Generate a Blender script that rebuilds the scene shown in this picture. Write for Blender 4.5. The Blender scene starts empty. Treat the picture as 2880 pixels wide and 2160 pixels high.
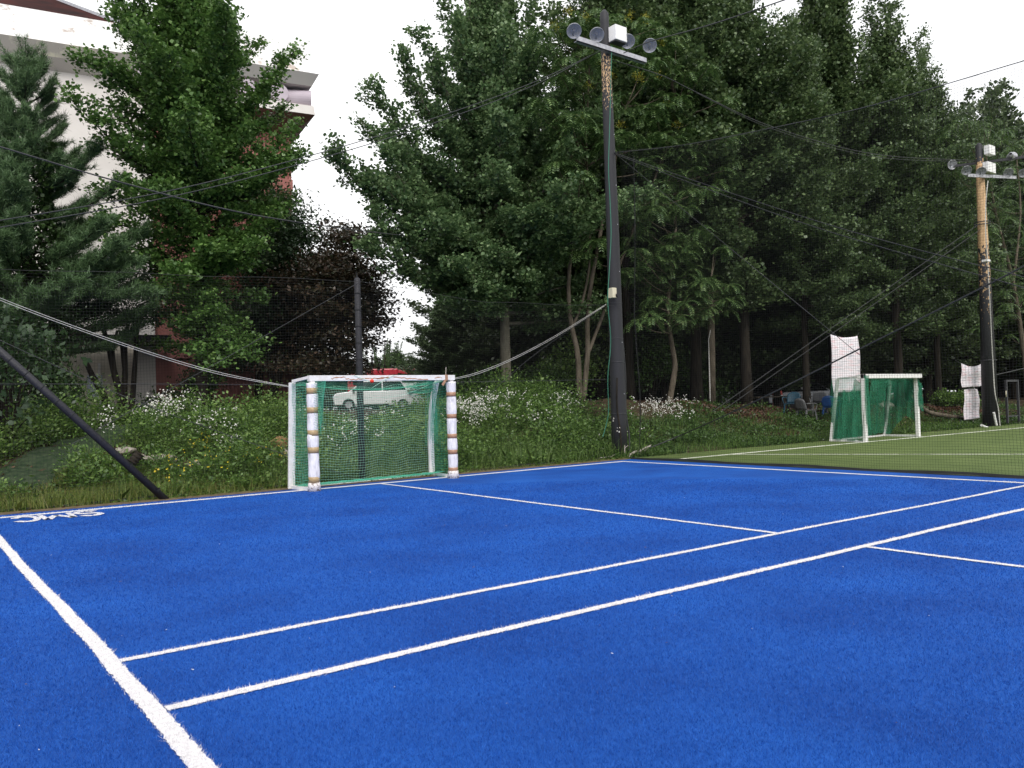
import bpy, math, random
import numpy as np
from mathutils import Vector
random.seed(7)
rng = np.random.default_rng(11)
S = bpy.context.scene
COL = S.collection
R = math.radians

# ------------------------------------------------------------------ camera
FPX, YAW, PITCH, ROLL, CH = 2329.1, 0.643557, 0.0239232, -0.0293655, 1.429
def cam_axes():
    cy, sy = math.cos(YAW), math.sin(YAW)
    f = np.array([sy, cy, 0.]); r = np.array([cy, -sy, 0.]); u = np.array([0, 0, 1.])
    cp, sp = math.cos(PITCH), math.sin(PITCH)
    f2 = f*cp+u*sp; u2 = u*cp-f*sp
    cr, sr = math.cos(ROLL), math.sin(ROLL)
    return r*cr+u2*sr, u2*cr-r*sr, f2
CR, CU, CF = cam_axes()
CAMP = np.array([0, 0, CH])
def ray(px, py):
    return CR*(px-1440)/FPX-CU*(py-1080)/FPX+CF
def aty(px, py, y):
    d = ray(px, py); return CAMP+d*(y/d[1])
def atx(px, py, x):
    d = ray(px, py); return CAMP+d*(x/d[0])
def gnd(px, py, z=0.):
    d = ray(px, py); return CAMP+d*((z-CH)/d[2])
cam = bpy.data.cameras.new('camera'); co = bpy.data.objects.new('camera', cam); COL.objects.link(co)
S.camera = co
from mathutils import Matrix
m = Matrix(((CR[0], CU[0], -CF[0], 0), (CR[1], CU[1], -CF[1], 0), (CR[2], CU[2], -CF[2], CH), (0, 0, 0, 1)))
co.matrix_world = m
cam.sensor_width = 36; cam.lens = FPX/2880*36; cam.clip_end = 3000; cam.clip_start = .05

# ------------------------------------------------------------------ materials
def nodes(name):
    mt = bpy.data.materials.new(name); mt.use_nodes = True
    nt = mt.node_tree; return mt, nt, nt.nodes['Principled BSDF']
def mat(name, c1, c2=None, scale=8, rough=.7, bump=0, metal=0, detail=5, coord='Object', spec=.4, stretch=None, lo=.35, hi=.65, bscale=None):
    mt, nt, b = nodes(name)
    b.inputs['Roughness'].default_value = rough; b.inputs['Metallic'].default_value = metal
    b.inputs['Specular IOR Level'].default_value = spec
    b.inputs['Base Color'].default_value = (*c1, 1)
    tc = nt.nodes.new('ShaderNodeTexCoord'); mp = nt.nodes.new('ShaderNodeMapping')
    nt.links.new(tc.outputs[coord], mp.inputs[0])
    if stretch: mp.inputs['Scale'].default_value = stretch
    if c2 is not None:
        n = nt.nodes.new('ShaderNodeTexNoise'); n.inputs['Scale'].default_value = scale; n.inputs['Detail'].default_value = detail
        nt.links.new(mp.outputs[0], n.inputs['Vector'])
        r = nt.nodes.new('ShaderNodeValToRGB'); r.color_ramp.elements[0].position = lo; r.color_ramp.elements[1].position = hi
        r.color_ramp.elements[0].color = (*c1, 1); r.color_ramp.elements[1].color = (*c2, 1)
        nt.links.new(n.outputs['Fac'], r.inputs[0]); nt.links.new(r.outputs[0], b.inputs['Base Color'])
    if bump:
        n2 = nt.nodes.new('ShaderNodeTexNoise'); n2.inputs['Scale'].default_value = bscale or scale*3; n2.inputs['Detail'].default_value = 4
        nt.links.new(mp.outputs[0], n2.inputs['Vector'])
        bp = nt.nodes.new('ShaderNodeBump'); bp.inputs['Strength'].default_value = bump; bp.inputs['Distance'].default_value = .03
        nt.links.new(n2.outputs['Fac'], bp.inputs['Height']); nt.links.new(bp.outputs[0], b.inputs['Normal'])
    return mt
def leafmat(name, cols, trans=.3, rough=.42, spec=.45, big=None):
    """per-leaf colour from the random value of each leaf, thin translucent leaf"""
    mt = bpy.data.materials.new(name); mt.use_nodes = True; nt = mt.node_tree; nt.nodes.clear()
    out = nt.nodes.new('ShaderNodeOutputMaterial'); g = nt.nodes.new('ShaderNodeNewGeometry')
    r = nt.nodes.new('ShaderNodeValToRGB'); el = r.color_ramp.elements
    for i, c in enumerate(cols):
        p = i/(len(cols)-1)
        e = el[i] if i < 2 else el.new(p)
        e.position = p; e.color = (*c, 1)
    nt.links.new(g.outputs['Random Per Island'], r.inputs[0])
    col = r.outputs[0]
    b = nt.nodes.new('ShaderNodeBsdfPrincipled'); b.inputs['Roughness'].default_value = rough; b.inputs['Specular IOR Level'].default_value = spec
    t = nt.nodes.new('ShaderNodeBsdfTranslucent'); mx = nt.nodes.new('ShaderNodeMixShader'); mx.inputs[0].default_value = trans
    nt.links.new(col, b.inputs['Base Color']); nt.links.new(col, t.inputs['Color'])
    nt.links.new(b.outputs[0], mx.inputs[1]); nt.links.new(t.outputs[0], mx.inputs[2]); nt.links.new(mx.outputs[0], out.inputs[0])
    return mt
M = {}
def sc(c, k): return tuple(min(1, x*k) for x in c)
M['turf'] = mat('blue_turf', (.0055, .057, .29), (.0105, .098, .43), .8, .75, .5, detail=10, spec=.2, bscale=260)
M['blade'] = leafmat('blue_blades', [(0.0041, 0.0416, 0.2328), (0.0084, 0.0749, 0.3589), (0.0124, 0.1009, 0.4462), (0.0243, 0.1477, 0.5723)], .15, .6, .2)
M['wblade'] = leafmat('white_blades', [(0.4140, 0.3910, 0.4025), (0.6900, 0.6670, 0.6785), (0.8280, 0.8050, 0.8165), (0.9000, 0.9000, 0.9000)], .2, .6, .2)
M['line'] = mat('white_turf', (.80, .78, .79), (.64, .62, .64), 45, .8, .5, bscale=300)
M['gturf'] = mat('green_turf', (.090, .130, .038), (.118, .162, .050), 1.2, .8, .4, detail=9, spec=.15, bscale=150)
M['gline'] = mat('green_turf_line', (.82, .82, .72), (.6, .62, .5), 12, .8)
M['soil'] = mat('soil_litter', (.032, .026, .015), (.075, .052, .032), 3, .95, .8, detail=8, spec=.1, lo=.3, hi=.7)
M['dirt'] = mat('dirt', (.10, .075, .045), (.16, .12, .075), 6, .95, .6, spec=.1)
M['mat_green'] = mat('green_matting', (.020, .036, .018), (.045, .062, .034), 9, .9, .3, spec=.1)
M['black'] = mat('black_wrap', (.012, .012, .016), (.02, .02, .026), 20, .55, .25)
M['netblk'] = mat('net_cord', (.010, .011, .012), None, rough=.8)
M['rope'] = mat('dark_cable', (.025, .027, .03), (.05, .05, .05), 40, .7)
M['wrope'] = mat('white_rope', (.42, .41, .38), (.6, .58, .55), 40, .8)
M['white'] = mat('white_paint', (.78, .77, .77), (.68, .66, .64), 12, .4, .05)
M['pad'] = mat('white_wrap', (.78, .76, .79), (.40, .38, .42), 16, .42, .7, stretch=(1, 1, .3), lo=.5, hi=.78, bscale=26)
M['padfoot'] = mat('scuffed_wrap', (.75, .7, .68), (.25, .2, .17), 26, .6, .5, lo=.5, hi=.62)
M['tapeA'] = mat('tan_tape', (.36, .25, .12), (.42, .30, .16), 30, .4)
M['tapeB'] = mat('brown_tape', (.32, .17, .10), (.38, .22, .14), 30, .4)
M['rust'] = mat('rust_streak', (.45, .17, .05), (.3, .09, .02), 40, .8)
M['goalnet'] = mat('green_net', (.03, .25, .15), (.06, .33, .22), 3, .7)
M['goalnetl'] = mat('pale_green_net', (.20, .42, .33), (.28, .5, .4), 3, .7)
M['metal'] = mat('galvanised', (.5, .5, .53), (.36, .36, .39), 14, .45, metal=.5)
M['dmetal'] = mat('dark_metal', (.03, .03, .035), None, rough=.5)
M['boxw'] = mat('box_paint', (.85, .84, .84), (.8, .79, .78), 5, .5)
M['cream'] = mat('cream_box', (.6, .55, .4), None, rough=.5)
M['bark'] = mat('grey_bark', (.075, .062, .045), (.15, .125, .095), 9, .95, .9, stretch=(1, 1, .22), spec=.1, bscale=24)
M['barkd'] = mat('dark_bark', (.014, .012, .010), (.036, .030, .023), 9, .95, .9, stretch=(1, 1, .22), spec=.1, bscale=24)
M['barkl'] = mat('pale_bark', (.13, .115, .085), (.22, .20, .155), 10, .95, .7, stretch=(1, 1, .3), spec=.1, bscale=24)
M['stone'] = mat('stone', (.22, .19, .16), (.36, .32, .28), 7, .9, .8, spec=.15)
M['stoneb'] = mat('tan_stone', (.22, .13, .06), (.3, .19, .10), 7, .9, .8, spec=.15)
M['wood'] = mat('dead_wood', (.32, .28, .24), (.5, .45, .4), 18, .9, .4)
M['blue'] = mat('blue_plastic', (.03, .10, .34), (.035, .12, .38), 10, .4)
M['grey'] = mat('grey_plastic', (.16, .16, .165), (.11, .11, .115), 10, .5)
M['teal'] = mat('teal_plastic', (.012, .05, .08), None, rough=.5)
M['carw'] = mat('white_car_paint', (.75, .76, .76), (.7, .71, .71), 3, .25, spec=.6)
M['cars'] = mat('silver_car_paint', (.2, .21, .23), (.24, .25, .27), 3, .3, spec=.6, metal=.3)
M['red'] = mat('red_paint', (.36, .015, .03), (.42, .03, .045), 4, .35, spec=.5)
M['glass'] = mat('car_glass', (.012, .016, .018), None, rough=.08, spec=.8)
M['tyre'] = mat('tyre', (.02, .02, .02), None, rough=.9)
M['redp'] = mat('red_plastic', (.7, .03, .01), None, rough=.3)
# building
M['bwhite'] = mat('stained_white_concrete', (.78, .74, .71), (.70, .66, .63), 1.2, .8, .1, detail=8)
def stained(name, base, stain, sc1=1.4, thr=.6, stretch=(1, 1, 1), soft=.06):
    mt, nt, b = nodes(name); b.inputs['Roughness'].default_value = .85; b.inputs['Specular IOR Level'].default_value = .2
    tc = nt.nodes.new('ShaderNodeTexCoord'); mp = nt.nodes.new('ShaderNodeMapping'); mp.inputs['Scale'].default_value = stretch
    nt.links.new(tc.outputs['Object'], mp.inputs[0])
    n = nt.nodes.new('ShaderNodeTexNoise'); n.inputs['Scale'].default_value = sc1; n.inputs['Detail'].default_value = 10; n.inputs['Roughness'].default_value = .7
    nt.links.new(mp.outputs[0], n.inputs[0])
    r = nt.nodes.new('ShaderNodeValToRGB'); r.color_ramp.elements[0].position = thr; r.color_ramp.elements[1].position = thr+soft
    r.color_ramp.elements[0].color = (*base, 1); r.color_ramp.elements[1].color = (*stain, 1)
    nt.links.new(n.outputs['Fac'], r.inputs[0]); nt.links.new(r.outputs[0], b.inputs['Base Color'])
    return mt
M['parapet'] = stained('peeling_white_paint', (.93, .92, .91), (.55, .47, .42), 1.6, .58, (1, 1, 1.5))
M['ledge'] = stained('mossy_grey_concrete', (.36, .34, .31), (.52, .5, .40), 1.8, .5, (1, 1, .8), .1)
M['slab'] = stained('weathered_slab', (.66, .63, .60), (.42, .38, .35), 1.2, .6, (3, 3, .5), .2)
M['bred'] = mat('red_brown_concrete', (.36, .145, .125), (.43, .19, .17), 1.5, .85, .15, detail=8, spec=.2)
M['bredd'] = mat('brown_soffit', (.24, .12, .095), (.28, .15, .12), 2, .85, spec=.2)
M['lav'] = mat('lavender_paint', (.50, .43, .49), (.56, .49, .55), 2, .7)
M['wallc'] = mat('cream_wall', (.52, .48, .40), (.58, .53, .45), 2, .85, .1)
M['tile'] = mat('roof_tile', (.016, .009, .009), (.055, .017, .015), .9, .9, spec=.05)
M['sign'] = mat('notice_paper', (.5, .55, .66), (.58, .62, .72), 6, .5)
M['signtxt'] = mat('notice_print', (.1, .13, .25), None, rough=.6)

# pole material: black wrap, ochre wood where the wrap has peeled (height bands)
def polemat(name, ramp, wood1=(.50, .32, .15), wood2=(.62, .42, .24), scale=9):
    mt, nt, b = nodes(name); b.inputs['Roughness'].default_value = .65
    tc = nt.nodes.new('ShaderNodeTexCoord')
    mp = nt.nodes.new('ShaderNodeMapping'); mp.inputs['Scale'].default_value = (1, 1, .7); nt.links.new(tc.outputs['Object'], mp.inputs[0])
    n = nt.nodes.new('ShaderNodeTexNoise'); n.inputs['Scale'].default_value = scale; n.inputs['Detail'].default_value = 7; n.inputs['Roughness'].default_value = .65
    nt.links.new(mp.outputs[0], n.inputs[0])
    sx = nt.nodes.new('ShaderNodeSeparateXYZ'); nt.links.new(tc.outputs['Object'], sx.inputs[0])
    dv = nt.nodes.new('ShaderNodeMath'); dv.operation = 'DIVIDE'; dv.inputs[1].default_value = 12; nt.links.new(sx.outputs[2], dv.inputs[0])
    zr = nt.nodes.new('ShaderNodeValToRGB'); el = zr.color_ramp.elements
    for i, (z, v) in enumerate(ramp):
        e = el[i] if i < 2 else el.new(z/12)
        e.position = z/12; e.color = (v, v, v, 1)
    nt.links.new(dv.outputs[0], zr.inputs[0])
    ad = nt.nodes.new('ShaderNodeMath'); ad.operation = 'ADD'; nt.links.new(n.outputs['Fac'], ad.inputs[0]); nt.links.new(zr.outputs[0], ad.inputs[1])
    gt = nt.nodes.new('ShaderNodeMath'); gt.operation = 'GREATER_THAN'; gt.inputs[1].default_value = 1.0; nt.links.new(ad.outputs[0], gt.inputs[0])
    n2 = nt.nodes.new('ShaderNodeTexNoise'); n2.inputs['Scale'].default_value = 14; nt.links.new(tc.outputs['Object'], n2.inputs[0])
    wr = nt.nodes.new('ShaderNodeValToRGB'); wr.color_ramp.elements[0].color = (*wood1, 1); wr.color_ramp.elements[1].color = (*wood2, 1)
    wr.color_ramp.elements[0].position = .35; wr.color_ramp.elements[1].position = .65
    nt.links.new(n2.outputs['Fac'], wr.inputs[0])
    mx = nt.nodes.new('ShaderNodeMix'); mx.data_type = 'RGBA'
    nt.links.new(gt.outputs[0], mx.inputs['Factor']); mx.inputs['A'].default_value = (.017, .017, .021, 1); nt.links.new(wr.outputs[0], mx.inputs['B'])
    nt.links.new(mx.outputs['Result'], b.inputs['Base Color'])
    return mt
M['pole1'] = polemat('peeling_pole_wrap', [(0, .2), (1.5, .27), (8.5, .27), (8.95, .40), (9.3, .47), (9.8, .50), (10.15, .47), (10.4, .38), (12, .1)], scale=24)
M['pole2'] = polemat('peeling_pole_wrap_far', [(0, .15), (3.2, .3), (5.3, .43), (7, .5), (7.6, .75), (9.8, .8), (10.4, .6), (11.1, .1)], (.4, .25, .12), (.56, .37, .2))

# fine debris-net cloth: real open weave too fine to model strand by strand
def clothnet(name, c, op):
    mt, nt, b = nodes(name); b.inputs['Base Color'].default_value = (*c, 1); b.inputs['Roughness'].default_value = .8
    out = [n for n in nt.nodes if n.type == 'OUTPUT_MATERIAL'][0]
    t = nt.nodes.new('ShaderNodeBsdfTransparent'); mx = nt.nodes.new('ShaderNodeMixShader'); 
    tc = nt.nodes.new('ShaderNodeTexCoord'); n = nt.nodes.new('ShaderNodeTexNoise'); n.inputs['Scale'].default_value = 2.5
    nt.links.new(tc.outputs['Object'], n.inputs[0]); mr = nt.nodes.new('ShaderNodeMapRange')
    mr.inputs['From Min'].default_value = .3; mr.inputs['From Max'].default_value = .7; mr.inputs['To Min'].default_value = op-.12; mr.inputs['To Max'].default_value = op+.12
    nt.links.new(n.outputs['Fac'], mr.inputs[0]); nt.links.new(mr.outputs[0], mx.inputs[0])
    nt.links.new(t.outputs[0], mx.inputs[1]); nt.links.new(b.outputs[0], mx.inputs[2]); nt.links.new(mx.outputs[0], out.inputs[0])
    return mt
M['cloth'] = clothnet('green_cloth_net', (.012, .16, .085), .64)
def bannermat(name):
    mt, nt, b = nodes(name); b.inputs['Roughness'].default_value = .8
    tc = nt.nodes.new('ShaderNodeTexCoord'); mp = nt.nodes.new('ShaderNodeMapping'); mp.inputs['Scale'].default_value = (1.2, 1.2, 9)
    nt.links.new(tc.outputs['Object'], mp.inputs[0])
    n = nt.nodes.new('ShaderNodeTexNoise'); n.inputs['Scale'].default_value = 1.6; n.inputs['Detail'].default_value = 4; nt.links.new(mp.outputs[0], n.inputs[0])
    r = nt.nodes.new('ShaderNodeValToRGB'); e = r.color_ramp.elements
    e[0].position = .3; e[0].color = (.48, .45, .50, 1); e[1].position = .5; e[1].color = (.78, .74, .78, 1); x = e.new(.68); x.color = (.72, .52, .56, 1)
    nt.links.new(n.outputs['Fac'], r.inputs[0]); nt.links.new(r.outputs[0], b.inputs['Base Color'])
    return mt
M['banner'] = bannermat('faded_banner')

G_gink = [(.020, .055, .012), (.030, .078, .018), (.042, .10, .024), (.062, .135, .032)]
M['lf_gL'] = leafmat('ginkgo_leaf_bright', [(0.0481, 0.1036, 0.0234), (0.0766, 0.1586, 0.0343), (0.1093, 0.2089, 0.0472), (0.1756, 0.2852, 0.0762)], .3)
M['lf_gC'] = leafmat('ginkgo_leaf', [(0.0569, 0.1081, 0.0401), (0.0901, 0.1576, 0.0600), (0.1396, 0.2209, 0.0895), (0.2347, 0.3268, 0.1476)], .28)
M['lf_gR'] = leafmat('ginkgo_leaf_dull', [(0.0475, 0.0820, 0.0335), (0.0706, 0.1157, 0.0462), (0.1038, 0.1586, 0.0596), (0.1596, 0.2207, 0.0888)], .25)
M['lf_sum'] = leafmat('compound_leaf', [(0.0377, 0.0790, 0.0240), (0.0605, 0.1154, 0.0347), (0.0964, 0.1653, 0.0512), (0.1697, 0.2489, 0.0828)], .22, .45, .35)
M['lf_yel'] = leafmat('yellow_panicle', [(.30, .28, .03), (.42, .38, .05)], .2)
M['lf_pine'] = leafmat('pine_needle', [(0.0551, 0.1037, 0.0412), (0.0909, 0.1611, 0.0638), (0.1507, 0.2475, 0.1029)], .1)
M['lf_ivy'] = leafmat('ivy_leaf', [(0.0161, 0.0352, 0.0092), (0.0285, 0.0569, 0.0140), (0.0474, 0.0948, 0.0214)], .2)
M['lf_mapg'] = leafmat('maple_leaf_green', [(0.0194, 0.0408, 0.0161), (0.0320, 0.0653, 0.0244), (0.0507, 0.0953, 0.0352)], .25)
M['lf_mapr'] = leafmat('maple_leaf_red', [(.020, .022, .012), (.042, .034, .018), (.085, .050, .030), (.030, .045, .018)], .3)
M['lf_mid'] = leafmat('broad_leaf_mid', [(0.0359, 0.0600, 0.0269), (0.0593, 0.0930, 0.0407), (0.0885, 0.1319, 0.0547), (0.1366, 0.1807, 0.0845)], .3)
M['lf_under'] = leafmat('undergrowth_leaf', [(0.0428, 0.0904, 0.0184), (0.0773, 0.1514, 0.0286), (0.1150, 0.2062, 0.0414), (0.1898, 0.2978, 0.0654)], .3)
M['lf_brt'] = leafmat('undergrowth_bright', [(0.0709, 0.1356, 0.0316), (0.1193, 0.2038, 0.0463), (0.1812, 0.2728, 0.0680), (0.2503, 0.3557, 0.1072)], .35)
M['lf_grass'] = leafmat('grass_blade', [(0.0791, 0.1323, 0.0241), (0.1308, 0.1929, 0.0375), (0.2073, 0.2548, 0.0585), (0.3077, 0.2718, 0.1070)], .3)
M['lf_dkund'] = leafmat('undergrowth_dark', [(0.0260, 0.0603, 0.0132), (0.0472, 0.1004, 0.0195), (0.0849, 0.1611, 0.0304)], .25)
M['lf_dead'] = leafmat('dead_leaf', [(.05, .025, .014), (.10, .05, .028), (.16, .085, .05)], .1)
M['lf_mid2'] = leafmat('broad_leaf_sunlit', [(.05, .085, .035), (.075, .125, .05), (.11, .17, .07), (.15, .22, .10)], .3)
M['petal'] = leafmat('white_petal', [(.55, .53, .46), (.75, .73, .68), (.85, .84, .8)], .3)
M['petaly'] = leafmat('yellow_petal', [(.65, .48, .02), (.8, .62, .03)], .3)

# ------------------------------------------------------------------ mesh helpers
class MB:
    def __init__(s): s.v = []; s.f = []; s.n = 0
    def add(s, v, f):
        s.v += [tuple(map(float, p)) for p in v]; s.f += [tuple(i+s.n for i in q) for q in f]; s.n = len(s.v); return s
    def box(s, a, b):
        (x0, y0, z0), (x1, y1, z1) = a, b
        v = [(x0, y0, z0), (x1, y0, z0), (x1, y1, z0), (x0, y1, z0), (x0, y0, z1), (x1, y0, z1), (x1, y1, z1), (x0, y1, z1)]
        return s.add(v, [(0, 3, 2, 1), (4, 5, 6, 7), (0, 1, 5, 4), (1, 2, 6, 5), (2, 3, 7, 6), (3, 0, 4, 7)])
    def bar(s, p, q, w, h=None, up=(0, 0, 1)):
        """rectangular bar from p to q, w across, h along up"""
        h = h or w; p = np.array(p, float); q = np.array(q, float); d = q-p; d /= np.linalg.norm(d)
        up = np.array(up, float); a = np.cross(d, up)
        if np.linalg.norm(a) < 1e-3: a = np.cross(d, (1, 0, 0))
        a /= np.linalg.norm(a); b = np.cross(a, d)
        c = [(-1, -1), (1, -1), (1, 1), (-1, 1)]
        v = [p+a*i*w/2+b*j*h/2 for i, j in c]+[q+a*i*w/2+b*j*h/2 for i, j in c]
        return s.add(v, [(0, 1, 2, 3), (7, 6, 5, 4), (0, 4, 5, 1), (1, 5, 6, 2), (2, 6, 7, 3), (3, 7, 4, 0)])
    def tube(s, pts, rad, n=8, caps=True):
        pts = np.array(pts, float); k = len(pts)
        rad = np.full(k, rad) if np.isscalar(rad) else np.array(rad, float)
        t = np.gradient(pts, axis=0); t /= np.linalg.norm(t, axis=1)[:, None]+1e-9
        ref = np.array([0, 0, 1.]) if abs(t[0][2]) < .9 else np.array([1., 0, 0])
        a = np.cross(t[0], ref); a /= np.linalg.norm(a); V = []
        for i in range(k):
            a = a-t[i]*(a@t[i]); a /= np.linalg.norm(a); b = np.cross(t[i], a)
            for j in range(n):
                g = 2*math.pi*j/n; V.append(pts[i]+rad[i]*(a*math.cos(g)+b*math.sin(g)))
        F = [(i*n+j, i*n+(j+1) % n, (i+1)*n+(j+1) % n, (i+1)*n+j) for i in range(k-1) for j in range(n)]
        if caps: F += [tuple(range(n-1, -1, -1)), tuple((k-1)*n+j for j in range(n))]
        return s.add(V, F)
    def lathe(s, prof, c, axis, n=20):
        """prof: (dist along axis, radius)"""
        axis = np.array(axis, float); axis /= np.linalg.norm(axis); c = np.array(c, float)
        a = np.cross(axis, (0, 0, 1) if abs(axis[2]) < .9 else (1, 0, 0)); a /= np.linalg.norm(a); b = np.cross(axis, a)
        V = [c+axis*h+r*(a*math.cos(2*math.pi*j/n)+b*math.sin(2*math.pi*j/n)) for h, r in prof for j in range(n)]
        F = [(i*n+j, i*n+(j+1) % n, (i+1)*n+(j+1) % n, (i+1)*n+j) for i in range(len(prof)-1) for j in range(n)]
        return s.add(V, F)
    def sheet(s, P):
        """P: grid (m,n,3)"""
        m_, n_ = P.shape[:2]; V = P.reshape(-1, 3)
        return s.add(V, [(i*n_+j, i*n_+j+1, (i+1)*n_+j+1, (i+1)*n_+j) for i in range(m_-1) for j in range(n_-1)])
    def build(s, name, m, parent=None, smooth=False, bevel=0, loc=None):
        me = bpy.data.meshes.new(name); me.from_pydata(s.v, [], s.f); me.materials.append(m)
        return finish(name, me, parent, smooth, bevel, loc)
def finish(name, me, parent=None, smooth=False, bevel=0, loc=None):
    if smooth: me.polygons.foreach_set('use_smooth', [True]*len(me.polygons))
    me.update()
    o = bpy.data.objects.new(name, me); COL.objects.link(o)
    if parent is not None: o.parent = parent
    if loc is not None: o.location = loc
    if bevel:
        md = o.modifiers.new('bevel', 'BEVEL'); md.width = bevel; md.segments = 2; md.limit_method = 'ANGLE'
    return o
def npmesh(name, V, k, m, parent=None, matidx=None, loc=None):
    """V: (N*k,3) verts, N separate k-gons"""
    V = np.ascontiguousarray(V.reshape(-1, 3), dtype=np.float32); nf = len(V)//k
    me = bpy.data.meshes.new(name); me.vertices.add(len(V)); me.vertices.foreach_set('co', V.ravel())
    me.loops.add(nf*k); me.loops.foreach_set('vertex_index', np.arange(nf*k, dtype=np.int32))
    me.polygons.add(nf); me.polygons.foreach_set('loop_start', np.arange(0, nf*k, k, dtype=np.int32))
    try: me.polygons.foreach_set('loop_total', np.full(nf, k, dtype=np.int32))
    except Exception: pass
    for mm in (m if isinstance(m, list) else [m]): me.materials.append(mm)
    if matidx is not None: me.polygons.foreach_set('material_index', matidx.astype(np.int32))
    me.update(calc_edges=True)
    return finish(name, me, parent, loc=loc)
def tag(o, label=None, cat=None, group=None, kind=None):
    if label: o['label'] = label
    if cat: o['category'] = cat
    if group: o['group'] = group
    if kind: o['kind'] = kind
    return o
def empty(name, loc, label, cat, group=None, rz=0):
    o = bpy.data.objects.new(name, None); COL.objects.link(o); o.location = loc; o.rotation_euler = (0, 0, rz)
    o.empty_display_size = .2
    return tag(o, label, cat, group)
def kids(o): return [c for c in bpy.data.objects if c.parent == o]
def copy_tree(o, parent=None):
    c = o.copy(); COL.objects.link(c); c.parent = parent
    for ch in kids(o): copy_tree(ch, c)
    return c
def unit(a): return a/(np.linalg.norm(a, axis=-1, keepdims=True)+1e-9)
def catmull(P, n=10):
    P = np.array(P, float); P = np.vstack([2*P[0]-P[1], P, 2*P[-1]-P[-2]]); out = []
    for i in range(1, len(P)-2):
        for t in np.linspace(0, 1, n, endpoint=False):
            a, b, c, d = P[i-1:i+3]
            out.append(.5*((2*b)+(-a+c)*t+(2*a-5*b+4*c-d)*t*t+(-a+3*b-3*c+d)*t**3))
    out.append(P[-2]); return np.array(out)

# ------------------------------------------------------------------ terrain
def sstep(t): t = np.clip(t, 0, 1); return t*t*(3-2*t)
PX = [-60, -6, 4, 8.3, 11, 15, 20, 24, 30, 45, 120]; PZ = [1.1, 1.12, 1.12, .95, .82, 1.38, 1.45, 1.15, .85, .7, .7]
def bumps(x, y):
    return (.09*np.sin(1.7*x+.6*np.sin(1.1*y))*np.sin(1.3*y+.5)+.05*np.sin(4.1*x+1.3)*np.sin(3.7*y)+.03*np.sin(7.3*x+y)*np.sin(6.1*y-x))
def terr(x, y):
    x = np.asarray(x, float); y = np.asarray(y, float)
    w = np.interp(x, [-60, 0, 6, 12, 22, 30, 60], [5.5, 6, 5.5, 5, 5.5, 5, 5])
    s = sstep((y-15.05)/w)
    far = np.interp(y, [24, 40, 90, 400], [0, 0, .15, -1])
    pz = np.interp(x, PX, PZ); k = sstep((y-24)/5)*sstep((x-8)/2); pz = pz*(1-k)+np.minimum(pz, .85)*k; k2 = sstep((y-31)/6)*sstep((x-8)/3)*sstep((36-x)/4); pz = pz*(1-k2)+1.25*k2
    z = pz*s+bumps(x, y)*sstep((y-15.1)/1.2)*np.interp(y, [22, 27], [1, .25])+far
    z = np.where(y < 15.0, -.03, z)
    return z
def thit(px, py, dmax=70):
    d = ray(px, py); t = np.linspace(12, dmax, 1200); P = CAMP+d*t[:, None]
    h = P[:, 2]-terr(P[:, 0], P[:, 1]); k = np.where(h < 0)[0]
    return P[k[0]] if len(k) else P[-1]
def onz(x, y): return float(terr(x, y))
xs = np.concatenate([[-900, -400, -200, -100, -60], np.arange(-30, 60, .4), [62, 70, 90, 130, 200, 400, 900]])
ys = np.concatenate([[-900, -300, -100, -30, 0, 8, 14.2], np.arange(14.6, 32, .3), np.arange(33, 60, 3), [70, 90, 130, 200, 400, 900]])
X, Y = np.meshgrid(xs, ys, indexing='ij')
g = MB().sheet(np.stack([X, Y, terr(X, Y)], -1)[:, ::1]).build('ground', M['soil'], smooth=True); tag(g, kind='structure')

# court
XE, YB = 14.35, 14.42
def slab(name, x0, y0, x1, y1, z, m):
    return tag(MB().box((x0, y0, -.02), (x1, y1, z)).build(name, m), kind='structure')
slab('blue_court', -12, -14, XE, YB, 0., M['turf'])
slab('green_field', 14.49, -20, 75, 14.75, .0, M['gturf'])
slab('court_border', XE, -20, 14.49, 14.9, .006, M['black'])
tag(MB().box((-12, YB, -.02), (XE, 14.72, .012)).build('court_edging', M['dirt']), kind='structure')
# lines: (axis, const, a, b, width)
LW = .075
LINES = [('x', 14.05, -12, 13.76, .16), ('y', 13.72, -14, 14.12, .13), ('x', 5.27, 1.05, 13.7, LW), ('x', 4.27, 1.05, 13.7, .086),
         ('y', 1.00, -14, 14.02, .098), ('y', 7.345, 5.3, 14.02, LW), ('y', 7.24, -12, 4.25, LW)]
def linecurve(ax, c, a, b, w, n):
    t = np.linspace(a, b, n); o = c+.008*np.sin(t*1.1+c)+.003*np.sin(t*4.3+2*c)
    e1 = rng.normal(0, .0035, n); e2 = rng.normal(0, .0035, n)
    w = w-.008; A = o-w/2+e1; B = o+w/2+e2
    return (np.stack([t, A], -1), np.stack([t, B], -1)) if ax == 'x' else (np.stack([A, t], -1), np.stack([B, t], -1))
lm = MB()
for i, (ax, c, a, b, w) in enumerate(LINES):
    n = int((b-a)/.025); p, q = linecurve(ax, c, a, b, w, n)
    z = .004+.0006*i
    P = np.zeros((2, n, 3)); P[0, :, :2] = p; P[1, :, :2] = q; P[..., 2] = z
    lm.sheet(P)
tag(lm.build('court_lines', M['line']), kind='structure')
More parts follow.
